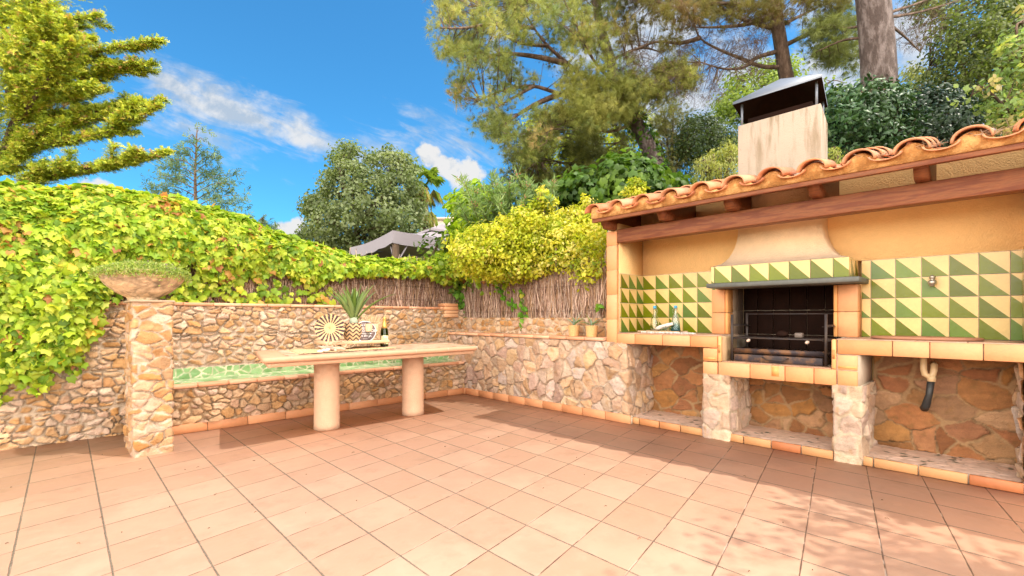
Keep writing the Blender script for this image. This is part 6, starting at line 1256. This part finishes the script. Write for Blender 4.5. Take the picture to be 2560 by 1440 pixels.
crown(p2, [(1500, -60), (1520, 90), (1600, 130), (1700, 110), (1730, 60), (1800, 60), (1890, 30), (1930, 60), (2000, 30), (2120, 20), (2130, -60)], 7.2, 9.4, 170, .23, 24, TUFT, .14, [(0.17, 0.16, 0.045), (0.23, 0.21, 0.055), (0.28, 0.25, 0.07), (0.22, 0.13, 0.06)], 151, L3, .006, [.35, .3, .15, .2], mat='needle', holes=.4, hs=36, thick=60, fmat='bark')
crown(p2, [(1560, 90), (1700, 130), (1800, 60), (1920, 60), (1920, 150), (1850, 220), (1780, 260), (1680, 240), (1560, 200)], 7.6, 8.8, 210, .22, 9, tuft(8, 19, .9, .010), .15, [(0.14, 0.11, 0.05), (0.2, 0.15, 0.1)], 153, L3, .004, mat='twig', fmat='twig', name='bare_twigs', droop=.6)
# --- big trunk pine
p3 = tree('tall_pine', 'tall pine with a thick grey scaly trunk rising out of the dark shrubs', base=(*PD(2200, 380, 7.2)[:2], 2.2))
tk4 = px_line([(2205, 420, 7.2), (2198, 230, 7.2), (2195, 150, 7.2), (2188, 60, 7.2), (2180, -20, 7.2), (2165, -150, 7.2)], 6)
q = MB(); q.tube(tk4, np.linspace(.235, .21, len(tk4)), 24); q.build('trunk', 'graybark', p3, smooth=True)
L4 = [px_line(b) for b in ([(2210, 35, 7.2), (2290, 10, 7.4), (2360, -20, 7.6)], [(2212, 45, 7.2), (2300, 30, 7.4), (2400, 0, 7.5)], [(2165, 95, 7.2), (2110, 100, 7.5), (2040, 130, 7.8)], [(2165, 60, 7.2), (2120, 70, 7.6), (2060, 60, 8)], [(2215, 55, 7.2), (2260, 90, 7.6), (2300, 130, 8)])]
tubes_from([(l, .028, .006) for l in L4], 'limbs', 'bark', p3)
crown(p3, [(2010, 60), (2060, 20), (2150, 40), (2150, 160), (2090, 160), (2040, 150)], 7.6, 8.6, 34, .22, 30, TUFT, .15, [(0.22, 0.26, 0.07), (0.26, .30, .1)], 161, L4, .004, mat='needle', holes=.3, hs=40, fmat='twig')
crown(p3, [(2225, 40), (2300, 10), (2340, 40), (2330, 110), (2260, 120), (2230, 100)], 7.4, 8.4, 42, .22, 7, tuft(6, 29, .9, .012), .17, [(0.2, .14, .1), (0.25, .17, .12)], 163, L4, .003, mat='twig', fmat='twig', name='bare_twigs')

# --- broadleaf trees and shrubs on the slope, right
def bush(name, label, poly, d0, d1, n, r, per, size, pal, seed, cat='shrub', tm=T_OVAL, grp=None, lim=None, thin=1.0, **kw):
    a = np.array(poly, float).mean(0); lim = lim or (a[0], a[1]); base = PD(lim[0], 700 if d1 < 12 else 640, (d0 + d1) / 2); g = tree(name, label, cat, (*base[:2], 1.2), grp)
    l = [px_line([(lim[0], 620, (d0 + d1) / 2), (lim[0], (a[1] + 620) / 2, (d0 + d1) / 2), (lim[0], a[1], (d0 + d1) / 2)])]; rg = np.random.default_rng(seed)
    for k in range(5): b_ = poly[rg.integers(0, len(poly))]; l.append(px_line([(lim[0], (a[1] + 620) / 2, (d0 + d1) / 2), ((a[0] + b_[0]) / 2, (a[1] + b_[1]) / 2, (d0 + d1) / 2), (a[0] * .2 + b_[0] * .8, a[1] * .2 + b_[1] * .8, (d0 + d1) / 2)]))
    tubes_from([(l[0], .05 * thin, .03 * thin)] + [(x, .025 * thin, .008 * thin) for x in (l[1:] if thin == 1 else [])], 'trunk', 'bark', g); crown(g, poly, d0, d1, n, r, per, tm, size, pal, seed, l if thin == 1 else None, .006, **kw); return g
bush('green_oak', 'backlit olive-green broadleaf tree behind the chimney cowl', [(1800, 240), (1840, 190), (1900, 170), (1960, 150), (2030, 140), (2080, 170), (2150, 200), (2170, 240), (2150, 330), (2000, 360), (1900, 330), (1850, 300), (1800, 300)], 11.5, 14, 230, .40, 44, .10, [(0.22, 0.30, 0.05), (0.32, 0.40, 0.07), (0.13, 0.19, 0.04)], 171, cat='tree', holes=.46, hs=40, lim=(2000, 200))
bush('holm_oak', 'tall dark oak filling the upper right corner behind the roof', [(2300, -60), (2290, 80), (2310, 130), (2290, 190), (2340, 250), (2420, 300), (2500, 300), (2620, 300), (2640, -60)], 8.6, 11.5, 420, .36, 44, .075, [(0.085, 0.12, 0.028), (0.13, 0.17, 0.036), (0.045, 0.07, 0.018), (0.18, 0.21, 0.06)], 173, cat='tree', holes=.32, hs=55, lim=(2500, 100), thick=120)
bush('oleaster_shrub', 'near pale-leaved oleaster shrub leaning in over the roof at the right edge', [(2560, 20), (2500, 60), (2480, 110), (2540, 130), (2500, 170), (2440, 220), (2400, 260), (2450, 290), (2500, 320), (2570, 320), (2700, 300), (2720, 20)], 5.6, 6.6, 95, .16, 26, .075, [(0.22, 0.32, 0.10), (0.30, 0.38, 0.14), (0.16, 0.25, 0.08), (0.48, 0.52, 0.10), (0.5, .36, .2)], 175, w=[.35, .3, .2, .1, .05], lim=(2640, 200), thick=60)
bush('pittosporum_shrub', 'dense dark glossy evergreen shrub around the foot of the tall pine', [(2060, 260), (2080, 230), (2140, 225), (2180, 205), (2230, 205), (2270, 230), (2300, 280), (2290, 330), (2250, 370), (2180, 400), (2080, 420), (2060, 340)], 6.0, 7.6, 190, .20, 40, .085, [(0.028, 0.075, 0.022), (0.042, 0.10, 0.028), (0.018, 0.045, 0.016), (0.075, 0.14, 0.05)], 177, mat='stiffleaf', lim=(2180, 330), width=.75)
bush('laurel_shrub', 'blackish bluish-leaved shrub between the roof and the tall dark oak', [(2260, 260), (2300, 230), (2360, 225), (2420, 250), (2440, 290), (2420, 330), (2380, 360), (2280, 390), (2240, 380)], 6.4, 8.2, 170, .20, 40, .065, [(0.020, 0.042, 0.024), (0.03, 0.06, 0.034), (0.05, 0.085, 0.05)], 179, mat='stiffleaf', lim=(2340, 300))
bush('slender_poplar', 'airy small-leaved tree top between the tall pine and the oak', [(2240, 240), (2250, 190), (2290, 160), (2320, 180), (2340, 220), (2380, 250), (2420, 270), (2400, 300), (2280, 300)], 12, 14, 80, .35, 26, .10, [(0.25, 0.24, 0.10), (0.18, 0.2, 0.08), (.34, .36, .1)], 181, cat='tree', lim=(2310, 250))
bush('dark_shrub', 'dark rounded shrub just left of the chimney', [(1690, 330), (1720, 295), (1770, 290), (1810, 310), (1840, 340), (1850, 390), (1800, 420), (1720, 420), (1690, 390)], 9, 11, 150, .26, 40, .065, [(0.06, 0.10, 0.035), (0.10, 0.15, 0.06), (0.17, 0.22, 0.1)], 183, lim=(1770, 370))
bush('pale_pine_sapling', 'sparse pale sapling right of the leaning pine trunk', [(1625, 300), (1650, 260), (1690, 250), (1730, 300), (1730, 380), (1700, 440), (1650, 440), (1630, 380)], 9.6, 10.8, 60, .28, 26, .12, [(0.36, 0.36, 0.12), (0.42, 0.38, 0.18), (0.28, 0.3, 0.1)], 185, tm=TUFT, mat='needle', cat='tree', lim=(1680, 360))
bush('rosemary_bush', 'upright yellowish rosemary-like bush beside the base of the chimney', [(1735, 450), (1745, 400), (1780, 380), (1830, 350), (1850, 400), (1850, 470), (1750, 480)], 6.2, 7.2, 110, .12, 44, .05, [(0.32, 0.33, 0.06), (0.26, 0.31, 0.10), (0.42, 0.42, 0.16)], 187, tm=T_LANCE, width=1.6, updir=(0, 0, 1.2), lim=(1800, 430))
bush('rosemary_bush', 'small upright green sprigs showing between the chimney and the roof tiles', [(2068, 420), (2070, 380), (2085, 360), (2100, 380), (2105, 420), (2090, 440)], 5.9, 6.4, 26, .07, 40, .04, [(0.32, 0.36, 0.08), (0.42, 0.44, 0.14)], 189, tm=T_LANCE, width=1.6, updir=(0, 0, 1.2), lim=(2085, 430))
bush('grape_vine', 'fresh green broad-leaved vine heaped around the foot of the leaning pine', [(1380, 500), (1400, 460), (1450, 430), (1500, 440), (1530, 400), (1580, 390), (1620, 420), (1690, 430), (1720, 460), (1740, 500), (1600, 540), (1450, 540)], 6.2, 7.8, 170, .17, 24, .095, [(0.07, 0.14, 0.02), (0.10, 0.20, 0.03), (0.035, 0.08, 0.016), (0.17, .27, .04)], 191, tm=T_IVY, lim=(1560, 480), width=1.15, cat='vine')
bush('evergreen_oak', 'blackish dense oak crown deep in the upper right corner, beyond the lighter leaves', [(2440, 60), (2400, 180), (2420, 330), (2560, 340), (2700, 330), (2700, 20)], 11, 12.5, 200, .34, 40, .085, [(0.03, 0.045, 0.016), (0.045, 0.06, 0.02)], 227, cat='tree', lim=(2580, 200))
bush('clipped_ivy_bush', 'boxy ivy-covered bush standing right of the gazebo', [(1135, 620), (1130, 520), (1138, 480), (1180, 478), (1215, 462), (1250, 480), (1290, 520), (1290, 620)], 6.9, 8.0, 130, .17, 30, .085, [(0.36, 0.50, 0.03), (0.44, 0.56, 0.04), (0.24, 0.38, 0.02)], 193, tm=T_IVY, lim=(1210, 560), thick=50)
# oleander: upright canes with narrow leaves and pink buds
ol = tree('oleander_bush', 'oleander with narrow grey-green leaves and pink buds above the hedge', 'shrub', (*PD(1280, 600, 6.9)[:2], 1.2)); rg = np.random.default_rng(201); q = MB(); PP, DD = [], []; tips = []
for k in range(46):
    b0 = (1300 + rg.normal() * 60, 640, 6.9 + rg.normal() * .3); tx = 1135 + rg.random() * 270; ty = 430 + rg.random() * 90 + abs(tx - 1260) * .12; l = px_line([b0, ((b0[0] + tx) / 2 + rg.normal() * 8, (640 + ty) / 2, 6.9), (tx, ty, 6.7 + rg.normal() * .3)]); q.tube(l, np.linspace(.009, .003, len(l)), 4); tips.append(l[-1])
    for j in range(3, len(l)):
        for m_ in range(11 + j * 2): PP.append(l[j] + rg.normal(size=3) * .012 + (l[j] - l[j - 1]) * -rg.random()); d = rg.normal(size=3) * .7; d[2] += .75; DD.append(d)
q.build('canes', 'twig', ol); P = np.array(PP); n = len(P); leaves('leaves', P, rg.normal(size=(n, 3)), unit(np.array(DD)), .13 * (.7 + .5 * rg.random(n)), T_LANCE, pick([(0.22, 0.32, 0.12), (0.30, 0.40, 0.16), (0.15, 0.24, 0.08)], n, rg), ol, 'leaf', 1.1)
P = np.repeat(np.array(tips)[:30], 12, 0) + rg.normal(size=(360, 3)) * .022; leaves('buds', P, rg.normal(size=(360, 3)), unit(rg.normal(size=(360, 3)) + [0, 0, 1]), .022, T_OVAL, pick([(0.55, 0.20, 0.17), (0.6, .32, .28)], 360, rg), ol)
# euonymus with yellow leaves
EU = [(0.567, 0.540, 0.040), (0.672, 0.600, 0.080), (0.441, 0.500, 0.030), (0.304, 0.390, 0.020), (0.147, 0.230, 0.015), (0.777, 0.660, 0.220)]; EW = [.28, .2, .22, .13, .09, .08]
def euo(poly, d0, d1, n, seed, label, lim, r=.14, per=40, **kw): return bush('golden_euonymus', label, poly, d0, d1, n, r, per, .052, EU, seed, w=EW, grp='golden euonymus shrubs', lim=lim, outw=.6, **{'thin': .35, **kw})
euo([(1130, 610), (1150, 590), (1230, 560), (1330, 520), (1400, 540), (1470, 520), (1516, 560), (1518, 690), (1420, 690), (1300, 700), (1200, 690), (1130, 680)], 5.9, 6.7, 560, 211, 'wide golden-leaved euonymus hedge spilling over the fence left of the barbecue', (1380, 640), thick=40, updir=(0, -.1, .6))
euo([(1325, 540), (1325, 490), (1345, 470), (1380, 490), (1440, 560), (1400, 580)], 6.3, 6.6, 36, 213, 'golden euonymus shoot standing up above the middle of the hedge', (1360, 560), r=.09, per=44, thick=30)
euo([(1430, 560), (1440, 500), (1460, 490), (1500, 520), (1520, 540), (1500, 600)], 6.0, 6.4, 36, 215, 'golden euonymus shoot standing up by the roof corner', (1470, 570), r=.09, per=44, thick=30)
euo([(1520, 520), (1555, 485), (1590, 440), (1612, 450), (1600, 495), (1560, 515)], 5.9, 6.2, 16, 217, 'golden euonymus sprig rising behind the left roof tiles', (1570, 540), r=.06, per=40, thick=20)
euo([(1140, 600), (1516, 560), (1519, 680), (1460, 700), (1400, 672), (1330, 705), (1250, 690), (1180, 712), (1140, 690)], 5.5, 6.2, 260, 212, 'lower skirt of golden euonymus hanging over the fence beside the barbecue post', (1390, 640), r=.12, xplane=(4.48, 4.85), thick=30, thin=.2)
vine([PX(a, b, 4.62) for a, b in ((1120, 660), (1180, 690), (1240, 700), (1300, 700))], 150, 219, 'ivy growing into the bottom of the golden hedge near the corner', spread=.08)
# low filler greenery so the ground behind reads as planting
bush('hedge_shrub', 'dense green shrub filling behind the fence at the wall corner', [(1040, 660), (1060, 600), (1130, 590), (1300, 560), (1500, 560), (1500, 720), (1100, 720)], 6.9, 8.2, 170, .26, 30, .10, [(0.13, 0.20, 0.03), (0.2, 0.28, 0.04), (0.07, .12, .02)], 221, lim=(1250, 640))
bush('slope_shrub', 'deep green shrub mass on the slope behind the roof', [(1600, 560), (1620, 470), (1760, 450), (1900, 380), (2100, 400), (2300, 370), (2480, 310), (2700, 280), (2700, 560)], 7.6, 10, 330, .34, 34, .10, [(0.035, 0.055, 0.018), (0.055, 0.08, 0.022), (0.09, .13, .04)], 223, lim=(2100, 480))
# limb of a tree outside the picture on the right that dapples the terrace
sh = tree('shade_tree', 'broadleaf tree to the right of the barbecue whose limb dapples the terrace', base=(6.2, -4.2, 0)); rg = np.random.default_rng(311)
tk5 = np.array([(6.2, -4.2, -.1), (6.1, -4.1, 1.6), (5.7, -3.7, 3.2), (5.0, -3.1, 4.3), (4.4, -2.4, 4.9), (4.0, -1.9, 5.0)]); q = MB(); q.tube(tk5, np.linspace(.16, .03, 6), 10); q.build('trunk', 'bark', sh, smooth=True)
Cs = []
for c_, n_, s_ in (((4.6, -2.9, 4.7), 110, (.7, .75, .45)), ((4.05, -1.95, 4.7), 30, (.3, .4, .25)), ((5.4, -3.9, 4.6), 90, (.8, .8, .6)), ((4.1, -3.5, 4.9), 40, (.4, .6, .3))): Cs.append(np.array(c_) + rg.normal(size=(n_, 3)) * s_)
Cs = np.concatenate(Cs); n = len(Cs) * 30; P = np.repeat(Cs, 30, 0) + rg.normal(size=(n, 3)) * .09
leaves('crown', P, rg.normal(size=(n, 3)) + [0, 0, .8], rg.normal(size=(n, 3)), .065 * (.6 + .7 * rg.random(n)), T_OVAL, pick([(0.2, 0.28, 0.06), (0.26, 0.34, 0.1)], n, rg), sh)
# floor litter: seed husks and twigs
q = MB(); rg = np.random.default_rng(301)
for i in range(90):
    x, y = rg.uniform(-.5, 4.0), rg.uniform(.3, 5.2); a = rg.random() * 3.14; L = .006 + .02 * rg.random() ** 2; q.tube([(x, y, .003), (x + L * math.cos(a) * .5, y + L * math.sin(a) * .5, .005), (x + L * math.cos(a + .6), y + L * math.sin(a + .6), .003)], .0016, 4, np.array([0.16, 0.09, 0.05]) * (.7 + rg.random()), False)
tag(q.build('leaf_litter', 'stick'), 'tiny dry twigs and husks scattered over the terrace tiles', 'litter', kind='stuff')
